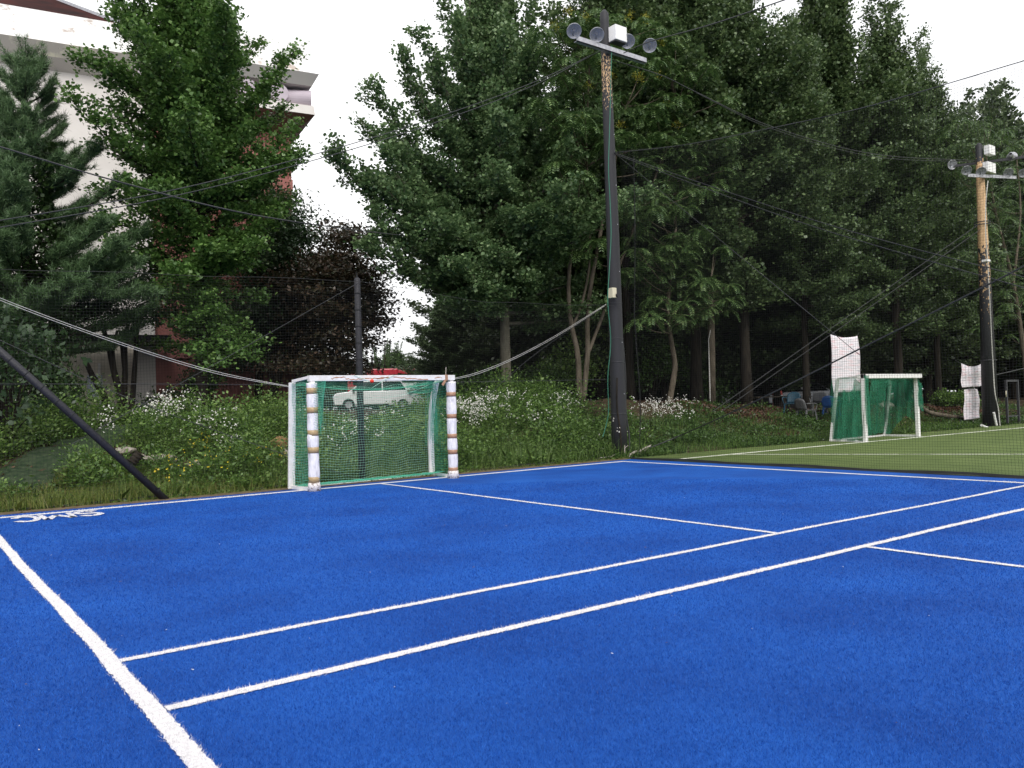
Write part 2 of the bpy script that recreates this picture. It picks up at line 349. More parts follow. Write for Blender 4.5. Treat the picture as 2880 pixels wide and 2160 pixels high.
# lettering, read from the far side
def stroke(mb, pts, w, z):
    pts = np.array(pts, float); d = unit(np.gradient(pts, axis=0)); nrm = np.stack([-d[:, 1], d[:, 0]], -1)
    j = rng.normal(0, .004, (2, len(pts), 1)); P = np.zeros((2, len(pts), 3)); w = w+.075*np.abs(d[:, :1]); P[0, :, :2] = pts-nrm*(w/2+j[0]); P[1, :, :2] = pts+nrm*(w/2+j[1]); P[..., 2] = z
    mb.sheet(P)
def letter(kind, w, h):
    t = np.linspace(0, 1, 40)
    if kind == 'C':
        a = np.radians(32+296*t); return [np.stack([w/2+w/2*np.cos(a), h/2+h/2*np.sin(a)], -1)]
    if kind == 'M':
        return [catmull([(0, 0), (0.02, h)], 12), catmull([(0.02, h), (w/2, h*.25)], 12), catmull([(w/2, h*.25), (w-.02, h)], 12), catmull([(w-.02, h), (w, 0)], 12)]
    return [catmull([(w*.92, h*.82), (w*.5, h), (w*.06, h*.8), (w*.2, h*.56), (w*.8, h*.44), (w*.95, h*.2), (w*.5, 0), (w*.05, h*.16)], 8)]
ob = empty('turf_lettering', (2.44, 13.86, 0), 'white letters SMC painted on the blue turf beside the far touchline, upside down', 'lettering')
cx = 0
for k, (ch, w) in enumerate([('S', .28), ('M', .37), ('C', .28)]):
    mb = MB()
    for st in letter(ch, w, .68):
        st = np.array(st); stroke(mb, np.stack([-(cx+st[:, 0]), -st[:, 1]], -1), .078, .0075+.0005*k)
    mb.build('letter', M['line'], ob)
    cx += w+.075
# green field lines
gl = MB()
def gline(p, q, w, z):
    p = np.array(p, float); q = np.array(q, float); n = 60; t = np.linspace(0, 1, n)[:, None]; c = p+(q-p)*t
    d = unit(q-p); nn = np.array([-d[1], d[0]]); P = np.zeros((2, n, 3)); P[0, :, :2] = c-nn*w/2+rng.normal(0, .004, (n, 1)); P[1, :, :2] = c+nn*w/2; P[..., 2] = z
    gl.sheet(P)
gline((14.9, 13.42), (70, 12.55), .15, .004); gline((16.8, 13.36), (20.6, 6.2), .11, .0055); gline((14.62, -18), (14.62, 14.0), .07, .0048)
tag(gl.build('field_lines', M['gline']), kind='structure')

# near turf fibres
def turf_fibres():
    N = 900000; r0, r1 = 2.6, 15
    r = r0*(r1/r0)**rng.random(N); a = YAW+R(54)*(rng.random(N)*2-1)
    x = r*np.sin(a); y = r*np.cos(a); k = (x < XE-.02) & (y < YB-.02); x, y, r = x[k], y[k], r[k]; N = len(x)
    white = np.zeros(N, bool)
    for ax, c, A, B, w in LINES:
        t, o = (x, y) if ax == 'x' else (y, x)
        oo = o-(c+.008*np.sin(t*1.1+c)+.003*np.sin(t*4.3+2*c))
        white |= (np.abs(oo+rng.normal(0, .0055, N)) < w/2) & (t > A) & (t < B)
    h = rng.uniform(.009, .019, N)*np.where(white, 1.12, 1); w = .0019*np.clip(r/3.2, .8, 4)
    ang = rng.random(N)*6.283; lean = np.abs(rng.normal(0, .9, N))*h; la = rng.random(N)*6.283+0
    base = np.stack([x, y, np.full(N, .001)], -1); s = np.stack([np.cos(ang)*w/2, np.sin(ang)*w/2, 0*w], -1)
    tip = base+np.stack([np.cos(la)*lean, np.sin(la)*lean, h], -1)
    V = np.stack([base-s, base+s, tip], 1)
    o = npmesh('turf_fibres', V, 3, [M['blade'], M['wblade']], matidx=white); tag(o, kind='stuff')
    o['label'] = 'short blue and white artificial turf fibres of the court'; o['category'] = 'turf'
turf_fibres()
# litter on the court: small bits of white fluff and brown leaves
lit = []
for i in range(170):
    r = 3.4*(4.5**rng.random()); a = YAW+R(33)*(rng.random()*2-1); x, y = r*math.sin(a), r*math.cos(a)
    if x > 14.2 or y > 14.3: continue
    lit.append((x, y))
def litter(pts, name, m, lab, s0, s1):
    V = []
    for x, y in pts:
        a = rng.random()*6.28; s = rng.uniform(s0, s1)
        for k in range(3):
            b = a+k*.7; c = np.array([x+s*.5*k*math.cos(a), y+s*.5*k*math.sin(a), .017+.004*rng.random()]); u = np.array([math.cos(b), math.sin(b), .2])*s*.6; v = np.array([-math.sin(b), math.cos(b), .3])*s*.28
            V.append([c-u, c+v, c+u, c-v])
    o = npmesh(name, np.array(V), 4, m); tag(o, lab, 'litter', kind='stuff')
litter(lit[:60], 'turf_litter', M['petal'], 'bits of white fluff scattered on the blue turf', .003, .009)
litter(lit[60:110], 'leaf_litter', M['lf_dead'], 'small brown leaf scraps scattered on the blue turf', .006, .014)

# green matting path up the bank
pc = [thit(*p) for p in [(0, 1395), (60, 1345), (160, 1285), (250, 1240), (330, 1212), (380, 1196)]]
pl = [(-.6, 15.2)]+[(p[0], p[1]) for p in pc]
cur = catmull([np.array([a, b, 0]) for a, b in pl], 8); d = unit(np.gradient(cur, axis=0)); nn = np.stack([-d[:, 1], d[:, 0], 0*d[:, 0]], -1)
W = np.linspace(-.55, .55, 7); P = cur[None]+nn[None]*W[:, None, None]
P[..., 2] = terr(P[..., 0], P[..., 1])+.03
MB().sheet(P).build('path', M['mat_green'], smooth=True)['kind'] = 'structure'
PATH = cur

ROCKS = [thit(*p) for p in [(350, 1272), (388, 1296), (452, 1300), (815, 1285), (785, 1255), (190, 1200), (560, 1310), (1288, 1130)]]
# ------------------------------------------------------------------ foliage core
def leaves(C, Dr, size, up=.5, shape='fan', jit=.7):
    """centres, growth directions -> kite leaves (N,4,3)"""
    N = len(C); Dr = unit(Dr+rng.normal(0, jit, (N, 3))); n = unit(rng.normal(0, .6, (N, 3))+np.array([0, 0, up])*1.6)
    t = unit(np.cross(Dr, n)); s = (size*rng.uniform(.55, 1.4, N))[:, None]
    if shape == 'fan': a, b = .62, .52
    elif shape == 'oval': a, b = .5, .3
    else: a, b = .5, .12
    n2 = np.cross(t, Dr)
    return np.stack([C, C+Dr*s*a+t*s*b, C+Dr*s+n2*s*.12, C+Dr*s*a-t*s*b], 1)
def rot_about(d, k, ang):
    k = k/np.linalg.norm(k); return d*math.cos(ang)+np.cross(k, d)*math.sin(ang)+k*(k@d)*(1-math.cos(ang))
def limb_path(p0, az, el0, el1, L, n=8, wob=.06):
    P = [np.array(p0, float)]; 
    for i in range(n):
        t = i/(n-1); el = el0+(el1-el0)*t; az += random.gauss(0, wob); 
        P.append(P[-1]+L/n*np.array([math.cos(el)*math.cos(az), math.cos(el)*math.sin(az), math.sin(el)]))
    return np.array(P)
def ginkgo(H, Rm, clear, nl=70, seed=1, el=(15, 62), curve=18, leaf=.11, dens=26, rt=.17, extra=(), rep=4, smax=.75, gap=.12, spire=(.13, .24), prof=None, tops=3, trunk=None, lmat=None, tmat=None, side=.42, jit=.12, azr=None, drop=0, twig=(.5, .75)):
    """upswept limbs clothed with short leafy shoots. returns leaf quads, trunk MB (tree-local)"""
    global rng
    random.seed(seed); rng = np.random.default_rng(seed)
    prof = prof or (lambda h: (1-h)**.75*(.55+.9*min(h*3, 1)*.5)+.08)
    tb = MB(); shoots = []
    tp = [np.array([random.gauss(0, .01)*z, random.gauss(0, .01)*z, z]) for z in np.linspace(-.3, H*.97, 12)] if trunk is None else trunk
    tp = np.array(tp); tz = tp[:, 2]; tb.tube(tp, np.interp(tz/H, [-1, 0, .03, .5, 1], [rt*1.4, rt*1.35, rt, rt*.6, .02]), 10)
    def tpos(z): return np.array([np.interp(z, tz, tp[:, 0]), np.interp(z, tz, tp[:, 1]), z])
    limbs = []
    for i in range(nl):
        if random.random() < gap: continue
        h = (i+.5)/nl; z = clear+(H-clear)*(h**.9)*.96; az = i*2.4+random.gauss(0, .3) if azr is None else random.uniform(*azr)
        L = Rm*prof(h)*random.uniform(.75, 1.2)
        e0 = R(el[0]+(el[1]-el[0])*h+random.gauss(0, 6)); P = limb_path(tpos(z), az, e0, e0+R(curve*random.uniform(.3, 1.4)-drop*(1-h)), L)
        limbs.append((P, .018+.05*(1-h)*rt/.17*min(1, L/3)))
    for (a, b) in extra:
        a = np.array(a, float); b = np.array(b, float); mid = (a+b)/2+np.array([0, 0, -.12*np.linalg.norm(b-a)])
        limbs.append((catmull([a, mid, b], 5), .05))
    for k in range(tops):
        z0 = H*random.uniform(.5, .86); az = random.random()*6.28; rr_ = Rm*random.uniform(.1, .55)*(1.25-z0/H); a = tpos(z0); b = a+np.array([rr_*math.cos(az), rr_*math.sin(az), rr_*.9]); c = b+np.array([random.gauss(0, .15), random.gauss(0, .15), H*random.uniform(*spire)])
        limbs.append((catmull([a, b, c], 6), .03))
    LC = []; LD = []
    for P, r in limbs:
        n = len(P); tb.tube(P, np.linspace(r, .006, n), 5, False)
        L = np.linalg.norm(np.diff(P, axis=0), axis=1).sum(); ns = max(3, int(L/.17))
        for j in range(ns):
            t = .12+.88*(j+random.random())/ns; f = t*(n-1); i0 = min(int(f), n-2); q = P[i0]+(P[i0+1]-P[i0])*(f-i0); d = unit(P[i0+1]-P[i0])
            sd = np.cross(d, (0, 0, 1)); sd = sd/ (np.linalg.norm(sd)+1e-6)*random.choice([-1, 1])
            v = unit(d*.55+sd*random.uniform(.3, 1)+np.array([0, 0, random.gauss(.12, .35)]))
            sl = L*side*(1-t*.75)*random.uniform(twig[0], twig[1]+.25); sl = min(max(sl, .16), smax)
            e = q+v*sl+np.array([0, 0, .1*sl]); k = max(2, int(sl*dens*.6+dens*.08))
            tt = np.random.default_rng(random.randrange(1 << 30)).random(k)[:, None]
            LC.append(q+(e-q)*tt); LD.append(np.repeat(v[None], k, 0))
            if sl > .5: tb.tube([q, e], [.012, .004], 3, False)
    C = np.vstack(LC); Dv = np.vstack(LD)
    C = np.repeat(C, rep, 0)+rng.normal(0, jit, (len(C)*rep, 3))*np.array([1, 1, .7]); Dv = np.repeat(Dv, rep, 0)
    return leaves(C, Dv, leaf, .95), tb
def plant_tree(name, loc, lab, cat, V, tb, lm, tm, group=None, k=4, extra_parts=()):
    o = empty(name, loc, lab, cat, group)
    tb.build('trunk', tm, o, smooth=True); npmesh('crown', V, k, lm, o)
    for nm, VV, mm in extra_parts: npmesh(nm, VV, 4, mm, o)
    return o
# ------------------------------------------------------------------ trees
def lpx(px, py, y, base):
    return aty(px, py, y)-np.array(base)
# left ginkgo, bright leaves
b = (6.75, 23.0, onz(6.75, 23)-.05)
ex = [(np.array([0, 0, 9.5]), lpx(738, 108, 22.6, b)), (np.array([0, 0, 7.5]), lpx(812, 290, 22.6, b)), (np.array([0, 0, 9]), lpx(215, 150, 22.4, b)),
      (np.array([0, 0, 9]), lpx(250, 165, 22.6, b)), (np.array([0, 0, 6.5]), lpx(190, 270, 22.5, b)), (np.array([0, 0, 6]), lpx(845, 430, 22.5, b)),
      (np.array([0, 0, 6]), lpx(840, 340, 22, b)), (np.array([0, 0, 5]), lpx(800, 600, 21.6, b)), (np.array([0, 0, 5]), lpx(730, 690, 21, b)),
      (np.array([0, 0, 4.6]), lpx(470, 760, 21, b)), (np.array([0, 0, 4.2]), lpx(700, 1000, 21, b)), (np.array([0, 0, 4]), lpx(590, 1030, 21, b)), (np.array([0, 0, 9.5]), lpx(355, 30, 22.6, b))]
V, tb = ginkgo(12.3, 3.35, 1.9, 106, 3, (4, 68), 24, .088, 60, .17, ex, prof=lambda h: np.interp(h, [0, .15, .4, .62, .8, 1], [.42, .62, .85, .95, .66, .2]), tops=9, drop=22, jit=.12, gap=.0)
plant_tree('ginkgo_tree', b, 'tall bright green ginkgo tree in front of the red brown building wall', 'tree', V, tb, M['lf_gL'], M['barkd'])
# centre ginkgo
b = (16.26, 22.0, onz(16.26, 22)-.05)
o3 = lambda z: np.array([0, 0, z])
ex = [(o3(5), lpx(928, 442, 21, b)), (o3(6.5), lpx(1035, 242, 21.5, b)), (o3(8.5), lpx(1170, 95, 21.5, b)), (o3(10), lpx(1235, -30, 22, b)), (o3(10), lpx(1385, -60, 22, b)),
      (o3(9), lpx(1490, 20, 22, b)), (o3(10), lpx(1440, -80, 22, b)), (o3(5.5), lpx(1040, 360, 21.4, b)), (o3(5), lpx(1075, 440, 21, b)), (o3(7), lpx(1120, 160, 22, b)), (o3(4.3), lpx(1020, 690, 21, b)), (o3(4.8), lpx(1040, 610, 21, b)),
      (o3(5.2), lpx(1070, 520, 20.6, b)), (o3(3.9), lpx(1250, 840, 20.5, b)), (o3(3.9), lpx(1560, 740, 20, b)), (o3(4.2), lpx(1350, 860, 20, b)), (o3(9), lpx(1330, 130, 21, b)), (o3(9.5), lpx(1270, 60, 21, b))]
ex += [(o3(5.5), lpx(1400, 700, 19, b)), (o3(6.5), lpx(1450, 600, 19, b)), (o3(4.6), lpx(1380, 810, 19.3, b)), (o3(5.2), lpx(1290, 740, 19, b)), (o3(5), lpx(1490, 780, 19.3, b)), (o3(7.5), lpx(1400, 480, 19, b)), (o3(8.5), lpx(1430, 340, 19.4, b)), (o3(6), lpx(1220, 620, 19.5, b))]
V, tb = ginkgo(14.6, 4.5, 2.7, 98, 8, (6, 64), 22, .098, 62, .19, ex, prof=lambda h: np.interp(h, [0, .2, .45, .7, 1], [.78, 1, .78, .42, .14]), tops=8, drop=14, jit=.12, gap=.05)
plant_tree('ginkgo_tree', b, 'large ginkgo tree with a pale trunk right of the goal, crown past the top', 'tree', V, tb, M['lf_gC'], M['barkl'])

# ---- pines
def pine(H, Rm, clear, seed, extra=(), n=46, dens=1., nl=.13):
    random.seed(seed); rg = np.random.default_rng(seed); tb = MB(); T = []; D = []
    tb.tube([(0, 0, -.3), (.05, 0, H*.4), (0, .05, H)], [.2, .13, .02], 9)
    br = []
    for i in range(n):
        h = (i+.5)/n; z = clear+(H-clear)*h; L = Rm*(1-h)**.8*random.uniform(.7, 1.15)+.25
        br.append(limb_path((0, 0, z), i*2.1+random.gauss(0, .3), R(-4+34*h+random.gauss(0, 9)), R(22+30*h+random.gauss(0, 8)), L, 7, .12))
    for a, e in extra: 
        a = np.array(a, float); e = np.array(e, float); br.append(catmull([a, (a+e)/2-np.array([0, 0, .1*np.linalg.norm(e-a)]), e], 4))
    for P in br:
        n_ = len(P); tb.tube(P, np.linspace(.035, .008, n_), 5, False); L = np.linalg.norm(np.diff(P, axis=0), axis=1).sum()
        for j in range(max(4, int(L*9*dens))):
            t = .25+.75*random.random(); f = t*(n_-1); i0 = min(int(f), n_-2); q = P[i0]+(P[i0+1]-P[i0])*(f-i0); d = unit(P[i0+1]-P[i0])
            s = np.cross(d, (0, 0, 1))*random.choice([-1, 1]); v = unit(d+s*random.uniform(.2, 1)+np.array([0, 0, random.uniform(0, .6)])); l = random.uniform(.2, .8)*(1.15-t*.5)
            e = q+v*l; tb.tube([q, e], [.008, .004], 3, False)
            for w in np.arange(.3, 1.05, .22): T.append(q+v*l*w); D.append(v)
    T = np.array(T); D = np.array(D); k = 30; C = np.repeat(T, k, 0)+rg.normal(0, .03, (len(T)*k, 3)); Dv = unit(np.repeat(D, k, 0)*.8+rg.normal(0, .62, (len(C), 3))+np.array([0, 0, .25])); N = len(C)
    s = (nl*rg.uniform(.7, 1.2, N))[:, None]; t = unit(np.cross(Dv, rg.normal(0, 1, (N, 3))))*.0065
    return np.stack([C-t, C+t, C+Dv*s], 1), tb
b = (2.75, 24.0, onz(2.75, 24)-.05)
ex = [(o3(4.2), lpx(400, 660, 22.5, b)), (o3(5.2), lpx(330, 520, 23, b)), (o3(4.2), lpx(420, 830, 21.5, b)), (o3(4.5), lpx(380, 740, 22, b)), (o3(6), lpx(270, 430, 23, b)), (o3(3.5), lpx(200, 800, 21, b)), (o3(3.8), lpx(340, 690, 21.5, b)), (o3(4.2), lpx(290, 630, 22, b)), (o3(3.4), lpx(350, 780, 22, b))]
V, tb = pine(9.3, 2.5, 2.2, 5, ex, 84, 2.0, .17)
o = plant_tree('pine_tree', b, 'blue green pine tree at the left edge with ivy climbing its trunk', 'tree', V, tb, M['lf_pine'], M['barkd'], k=3)
N = 15000; z = rng.random(N)**.9*7.4; a = rng.random(N)*6.283; rr = .28+rng.random(N)**.5*.5*(1+.35*np.sin(z*3)); C = np.stack([rr*np.cos(a), rr*np.sin(a), z], -1)
npmesh('ivy', leaves(C, np.stack([np.cos(a), np.sin(a), -.6+0*a], -1), .095, .2), 4, M['lf_ivy'], o)
b2 = (-1.2, 25.5, onz(-1, 25))
V, tb = pine(8.6, 3.0, 1.8, 9, (), 60, 1.6, .17)
plant_tree('pine_tree', b2, 'second pine tree half cut off by the left edge behind the ivy clad pine', 'tree', V, tb, M['lf_pine'], M['barkd'], k=3)

# ---- spreading layered trees (maples and others)
def layered(H, Rm, clear, nl, seed, leaf, stems, elv=(5, 50), dens=30, flat=.45, jit=.16):
    V, tb = ginkgo(H, Rm, clear, nl, seed, elv, 12, leaf, dens, .13, (), prof=lambda h: np.interp(h, [0, .3, .7, 1], [.7, 1, .75, .3]), tops=2, side=.55, jit=jit)
    for st in stems: tb.tube(catmull(st, 6), np.linspace(.12, .04, len(catmull(st, 6))), 8)
    return V, tb
# dark multi-stem maple in front of the cream wall
b = aty(345, 1190, 24.2); b[2] = onz(b[0], 24.2)-.05; b = tuple(b)
L = lambda *pts: [lpx(px, py, 24.2, b) for px, py in pts]
tb = MB()
for st, w in [(L((335, 1195), (318, 1170), (290, 1110), (262, 1060), (238, 1010)), (.13, .06)), (L((345, 1195), (340, 1120), (322, 1050), (302, 960), (280, 900)), (.12, .05)), (L((345, 1190), (349, 1110), (352, 1040), (353, 960), (365, 880)), (.10, .045)), (L((360, 1190), (372, 1130), (378, 1050), (384, 960), (390, 890)), (.09, .045)), (L((352, 1040), (345, 990), (338, 930)), (.07, .04)), (L((325, 1060), (318, 985), (330, 930)), (.06, .035))]:
    c = catmull(st, 6); tb.tube(c, np.linspace(w[0], w[1], len(c)), 9)
lc = []; random.seed(4)
for px, py, rx, ry, n in [(360, 885, 110, 32, 30), (450, 850, 60, 40, 14), (250, 880, 110, 35, 30), (330, 800, 160, 50, 44), (420, 760, 90, 45, 22), (150, 950, 70, 50, 20), (60, 930, 60, 60, 18), (130, 860, 90, 40, 18)]:
    for i in range(n):
        lc.append(aty(px+random.gauss(0, rx*.5), py+random.gauss(0, ry*.5), 24.2+random.gauss(0, .9))-np.array(b))
lc = np.array(lc); nn_ = 85; C = np.repeat(lc, nn_, 0)+rng.normal(0, 1, (len(lc)*nn_, 3))*np.array([.34, .34, .10]); 
V = leaves(C, rng.normal(0, 1, C.shape)*np.array([1, 1, .2]), .075, .9, 'oval')
for q in lc[::3]: tb.tube([q, q*.5+np.array([0, 0, 1.6])], [.012, .02], 3, False)
plant_tree('maple_tree', b, 'dark maple with four fanned stems in front of the cream wall and door', 'tree', V, tb, M['lf_mapg'], M['barkd'])
# red maple
b = aty(770, 1130, 26); b[2] = onz(b[0], 26); b = tuple(b); tb = MB()
L = lambda *pts: [lpx(px, py, 26, b) for px, py in pts]
for st, w in [(L((760, 1140), (775, 1080), (800, 1010), (840, 930), (900, 850)), (.18, .06)), (L((770, 1100), (755, 1000), (765, 900)), (.1, .05)), (L((800, 1010), (870, 960), (950, 920)), (.08, .04)), (L((840, 930), (860, 800), (900, 700)), (.07, .03))]:
    c = catmull(st, 6); tb.tube(c, np.linspace(w[0], w[1], len(c)), 8)
def puffs(specs, y, b, sd, dep=1.3, per=90, leaf=.08, sx=.36, sz=.12, shape='oval'):
    random.seed(sd); rg = np.random.default_rng(sd); lc = []
    for px, py, rx, ry, n in specs:
        for i in range(n): lc.append(aty(px+random.gauss(0, rx*.5), py+random.gauss(0, ry*.5), y+random.gauss(0, dep))-np.array(b))
    lc = np.array(lc); C = np.repeat(lc, per, 0)+rg.normal(0, 1, (len(lc)*per, 3))*np.array([sx, sx, sz])
    return leaves(C, rg.normal(0, 1, C.shape)*np.array([1, 1, .3]), leaf, .8, shape), lc
V, lc = puffs([(965, 665, 40, 50, 26), (930, 750, 90, 45, 75), (990, 800, 80, 45, 60), (900, 870, 100, 50, 80), (1000, 880, 60, 40, 34), (930, 950, 110, 40, 60), (870, 1020, 90, 40, 60), (960, 1030, 80, 25, 34), (850, 800, 70, 60, 60), (1040, 840, 25, 25, 10), (1050, 905, 25, 12, 8)], 26, b, 12, 1.2, 90, .13, .42, .09)
for q in lc[::4]: tb.tube([q, q*.45+np.array([0.4, 0, 1.4])], [.01, .02], 3, False)
plant_tree('maple_tree', b, 'red leaved maple with a leaning trunk between the building and the black net post', 'tree', V, tb, M['lf_mapr'], M['barkd'])
b = aty(720, 1120, 27.2); b[2] = onz(b[0], 27); b = tuple(b); tb = MB(); tb.tube([(0, 0, -.2), (.2, 0, 3), (.3, 0, 6)], [.16, .12, .05], 8)
V, lc = puffs([(790, 640, 60, 70, 50), (770, 760, 110, 70, 90), (720, 880, 110, 70, 90), (800, 900, 80, 60, 60), (680, 1000, 100, 40, 34), (840, 680, 40, 40, 24), (770, 560, 60, 40, 20), (600, 940, 80, 50, 22)], 27.2, b, 15, .7, 90, .12, .42, .12)
plant_tree('broadleaf_tree', b, 'dark green broadleaf tree pressed against the fluted red wall behind the red maple', 'tree', V, tb, M['lf_mapg'], M['barkd'])

# ---- compound-leaved trees
def rosettes(cs, seed, nl=9, L=.62, pairs=9):
    L *= 1.05
    rg = np.random.default_rng(seed); V = []
    for c in cs:
        a0 = rg.random()*6.28
        for k in range(nl):
            az = a0+k*6.283/nl+rg.normal(0, .25); ll = L*rg.uniform(.75, 1.2); e0 = rg.uniform(.1, .8); 
            t = np.linspace(0, 1, pairs+1)[1:]; el = e0-1.5*t; step = ll/pairs
            hx = np.cumsum(np.cos(el))*step; hz = np.cumsum(np.sin(el))*step
            dirh = np.array([math.cos(az), math.sin(az), 0]); sd = np.array([-math.sin(az), math.cos(az), 0])
            P = c+hx[:, None]*dirh+np.stack([0*hz, 0*hz, hz], -1); T = np.cos(el)[:, None]*dirh+np.stack([0*el, 0*el, np.sin(el)], -1)
            s = .165*np.interp(t, [0, .4, 1], [.8, 1.05, .7])[:, None]*rg.uniform(.85, 1.15)
            for sg in (-1, 1):
                d = unit(T*.45+sg*sd*.9-np.array([0, 0, .28])); n = unit(np.cross(d, T)); w = unit(np.cross(n, d))
                V.append(np.stack([P, P+d*s*.4+w*s*.17, P+d*s, P+d*s*.4-w*s*.17], 1))
    return np.concatenate(V)
def sumac(px0, py0, y, specs, seed, lab, yel=(), stems=(), bark='bark', L=.62, dep=.8):
    random.seed(seed); b = aty(px0, py0, y); b[2] = onz(b[0], y)-.05; cs = []
    for px, py, rx, ry, n in specs:
        for i in range(n):
            a = random.random()*6.28; r = math.sqrt(random.random()); cs.append(aty(px+rx*r*math.cos(a), py+ry*r*math.sin(a), y-.4+random.gauss(0, dep))-b)
    tb = MB(); forks = []
    for st, w in stems:
        c = catmull([lpx(px, py, y, b) for px, py in st], 6); tb.tube(c, np.linspace(w[0], w[1], len(c)), 9); forks.append(c)
    F = np.vstack(forks)
    for c in cs:
        up = F[F[:, 2] < c[2]-.2]; 
        if len(up) == 0: up = F
        q = up[np.argmin(np.linalg.norm(up-c, axis=1)*1.0)]
        if random.random() < .6: tb.tube(catmull([q, (q+c)/2+np.array([0, 0, -.1]), c], 4), np.linspace(.028, .01, 9), 4, False)
    V = rosettes([np.array(c) for c in cs], seed, L=L); ep = []
    if yel:
        C = []
        for px, py in yel: C.append(aty(px, py, y-1.0)-b+rng.normal(0, .09, (90, 3))*np.array([1, 1, .8]))
        ep = [('flower_panicles', leaves(np.vstack(C), rng.normal(0, 1, (90*len(yel), 3)), .045, .8, 'oval'), M['lf_yel'])]
    return plant_tree('compound_leaf_tree', tuple(b), lab, 'tree', V, tb, M['lf_sum'], M[bark], extra_parts=ep)
sumac(1630, 1118, 20, [(1650, 55, 100, 30, 12), (1560, 110, 50, 60, 7), (1800, 110, 160, 70, 26), (1900, 190, 130, 60, 20), (1640, 220, 100, 70, 18), (1800, 280, 130, 60, 20), (1960, 300, 100, 50, 14), (1630, 380, 100, 50, 20), (1780, 380, 130, 45, 18), (1880, 440, 100, 60, 14),
     (2010, 380, 90, 60, 14), (2060, 490, 60, 50, 9), (1600, 520, 90, 80, 14), (1640, 680, 70, 90, 12), (1800, 560, 100, 60, 12), (1930, 560, 90, 50, 10), (1560, 300, 60, 60, 8)], 21,
     'twin stemmed compound leaved tree with yellow flower panicles behind the near floodlight pole',
     [(1600, 30), (1650, 50), (1770, 45), (1815, 50), (1800, 220), (1850, 205), (1790, 210), (1880, 290), (1690, 170), (1640, 330), (1745, 350), (1560, 75), (1860, 120), (1905, 350), (1655, 240), (1720, 210)],
     [([(1630, 1125), (1625, 1000), (1605, 900), (1600, 780), (1620, 600)], (.10, .05)), ([(1640, 1125), (1652, 1000), (1655, 850), (1690, 650), (1720, 500), (1760, 300)], (.095, .04)), ([(1652, 1000), (1690, 900), (1715, 830), (1760, 700), (1850, 480), (1900, 300)], (.06, .03)), ([(1610, 920), (1640, 840), (1660, 700), (1650, 420), (1660, 120)], (.05, .025))], 'bark')
sumac(1885, 1140, 19.6, [(1850, 600, 90, 30, 9), (1840, 680, 110, 50, 12), (1950, 700, 100, 60, 12), (1900, 790, 110, 50, 14), (2000, 790, 80, 50, 9), (1870, 880, 110, 45, 12), (1990, 860, 60, 40, 8), (2030, 830, 40, 30, 4), (1800, 760, 50, 70, 7)], 22,
     'compound leaved tree with a crooked pale trunk just right of the near floodlight pole', (),
     [([(1880, 1145), (1895, 1060), (1898, 1020), (1885, 940), (1878, 860), (1890, 760), (1900, 640)], (.11, .05)), ([(1880, 900), (1950, 820), (2000, 780)], (.05, .02))], 'bark', .58, .6)
sumac(2900, 1130, 19, [(2740, 350, 60, 30, 7), (2700, 400, 70, 50, 10), (2800, 420, 80, 60, 12), (2870, 430, 30, 40, 4), (2760, 500, 110, 60, 16), (2850, 560, 60, 60, 9), (2720, 590, 70, 50, 9), (2860, 700, 70, 70, 12), (2800, 640, 60, 60, 9), (2840, 830, 60, 60, 9), (2700, 680, 60, 60, 8), (2760, 780, 60, 60, 8), (2810, 930, 60, 50, 7)], 23,
     'compound leaved tree at the right edge behind the far floodlight pole', (),
     [([(2895, 1150), (2880, 1000), (2850, 800), (2800, 600), (2770, 420)], (.16, .04)), ([(2850, 800), (2870, 600), (2860, 450)], (.07, .03))], 'bark', .7, 1.2)

# ---- right-hand ginkgos and the wood behind: prototypes, then copies
def woodland(seed, H, Rm, clear, nl, leaf, lm, dens=24, el=(0, 64), rt=.2):
    V, tb = ginkgo(H, Rm, clear, nl, seed, el, 20, leaf, dens, rt, (), prof=lambda h: np.interp(h, [0, .2, .5, .8, 1], [.7, 1, .9, .55, .16]), tops=16, spire=(.18, .32), drop=10, jit=.14)
    return V, tb
PA = woodland(31, 15, 3.7, 3.2, 84, .105, 'lf_gR', 52)
PB = woodland(32, 15, 3.5, 2.6, 80, .105, 'lf_gR', 52)
PC = woodland(33, 12, 3.8, 1.3, 84, .15, 'lf_mid', 24, (0, 50))
me_cache = {}
def wood_tree(kind, px, y, top, lab, group=None, rz=0, name='ginkgo_tree', lm=None, sxy=1., X=None):
    Vt, tbt = dict(A=PA, B=PB, C=PC)[kind]; H0 = dict(A=15.5, B=15.5, C=12.5)[kind]
    x = aty(px, 1120, y)[0] if X is None else X; z = onz(x, y)-.05; px_ = px
    H = aty(px, top, y)[2]-z; s = H/H0; key = (kind, lm)
    if key not in me_cache:
        o = plant_tree(name, (x, y, z), lab, 'tree', Vt, tbt, M[lm], M['barkd'], group); me_cache[key] = o
    else:
        o = copy_tree(me_cache[key]); o.name = name; o.location = (x, y, z); tag(o, lab, 'tree')
        if group: o['group'] = group
        elif 'group' in o: del o['group']
    o.scale = (s*sxy, s*sxy, s); o.rotation_euler = (0, 0, rz); return o
gl_ = 'tall ginkgos along the field edge'
wood_tree('A', 1770, 22.5, -170, 'tall ginkgo behind the compound leaved tree, crown above the white box of the near pole', gl_, .3, lm='lf_gR')
wood_tree('B', 1960, 21.5, -120, 'tall ginkgo whose crown leaves the picture right of the near floodlight pole', gl_, 1.9, lm='lf_gR')
wood_tree('A', 2100, 20.5, -60, 'tall ginkgo with the thickest dark trunk, second to the right of the grey wooden post', gl_, 2.7, lm='lf_gR')
wood_tree('B', 2350, 20, -40, 'ginkgo with tall spires above the large hanging banner', gl_, 4.1, lm='lf_gR', sxy=.95)
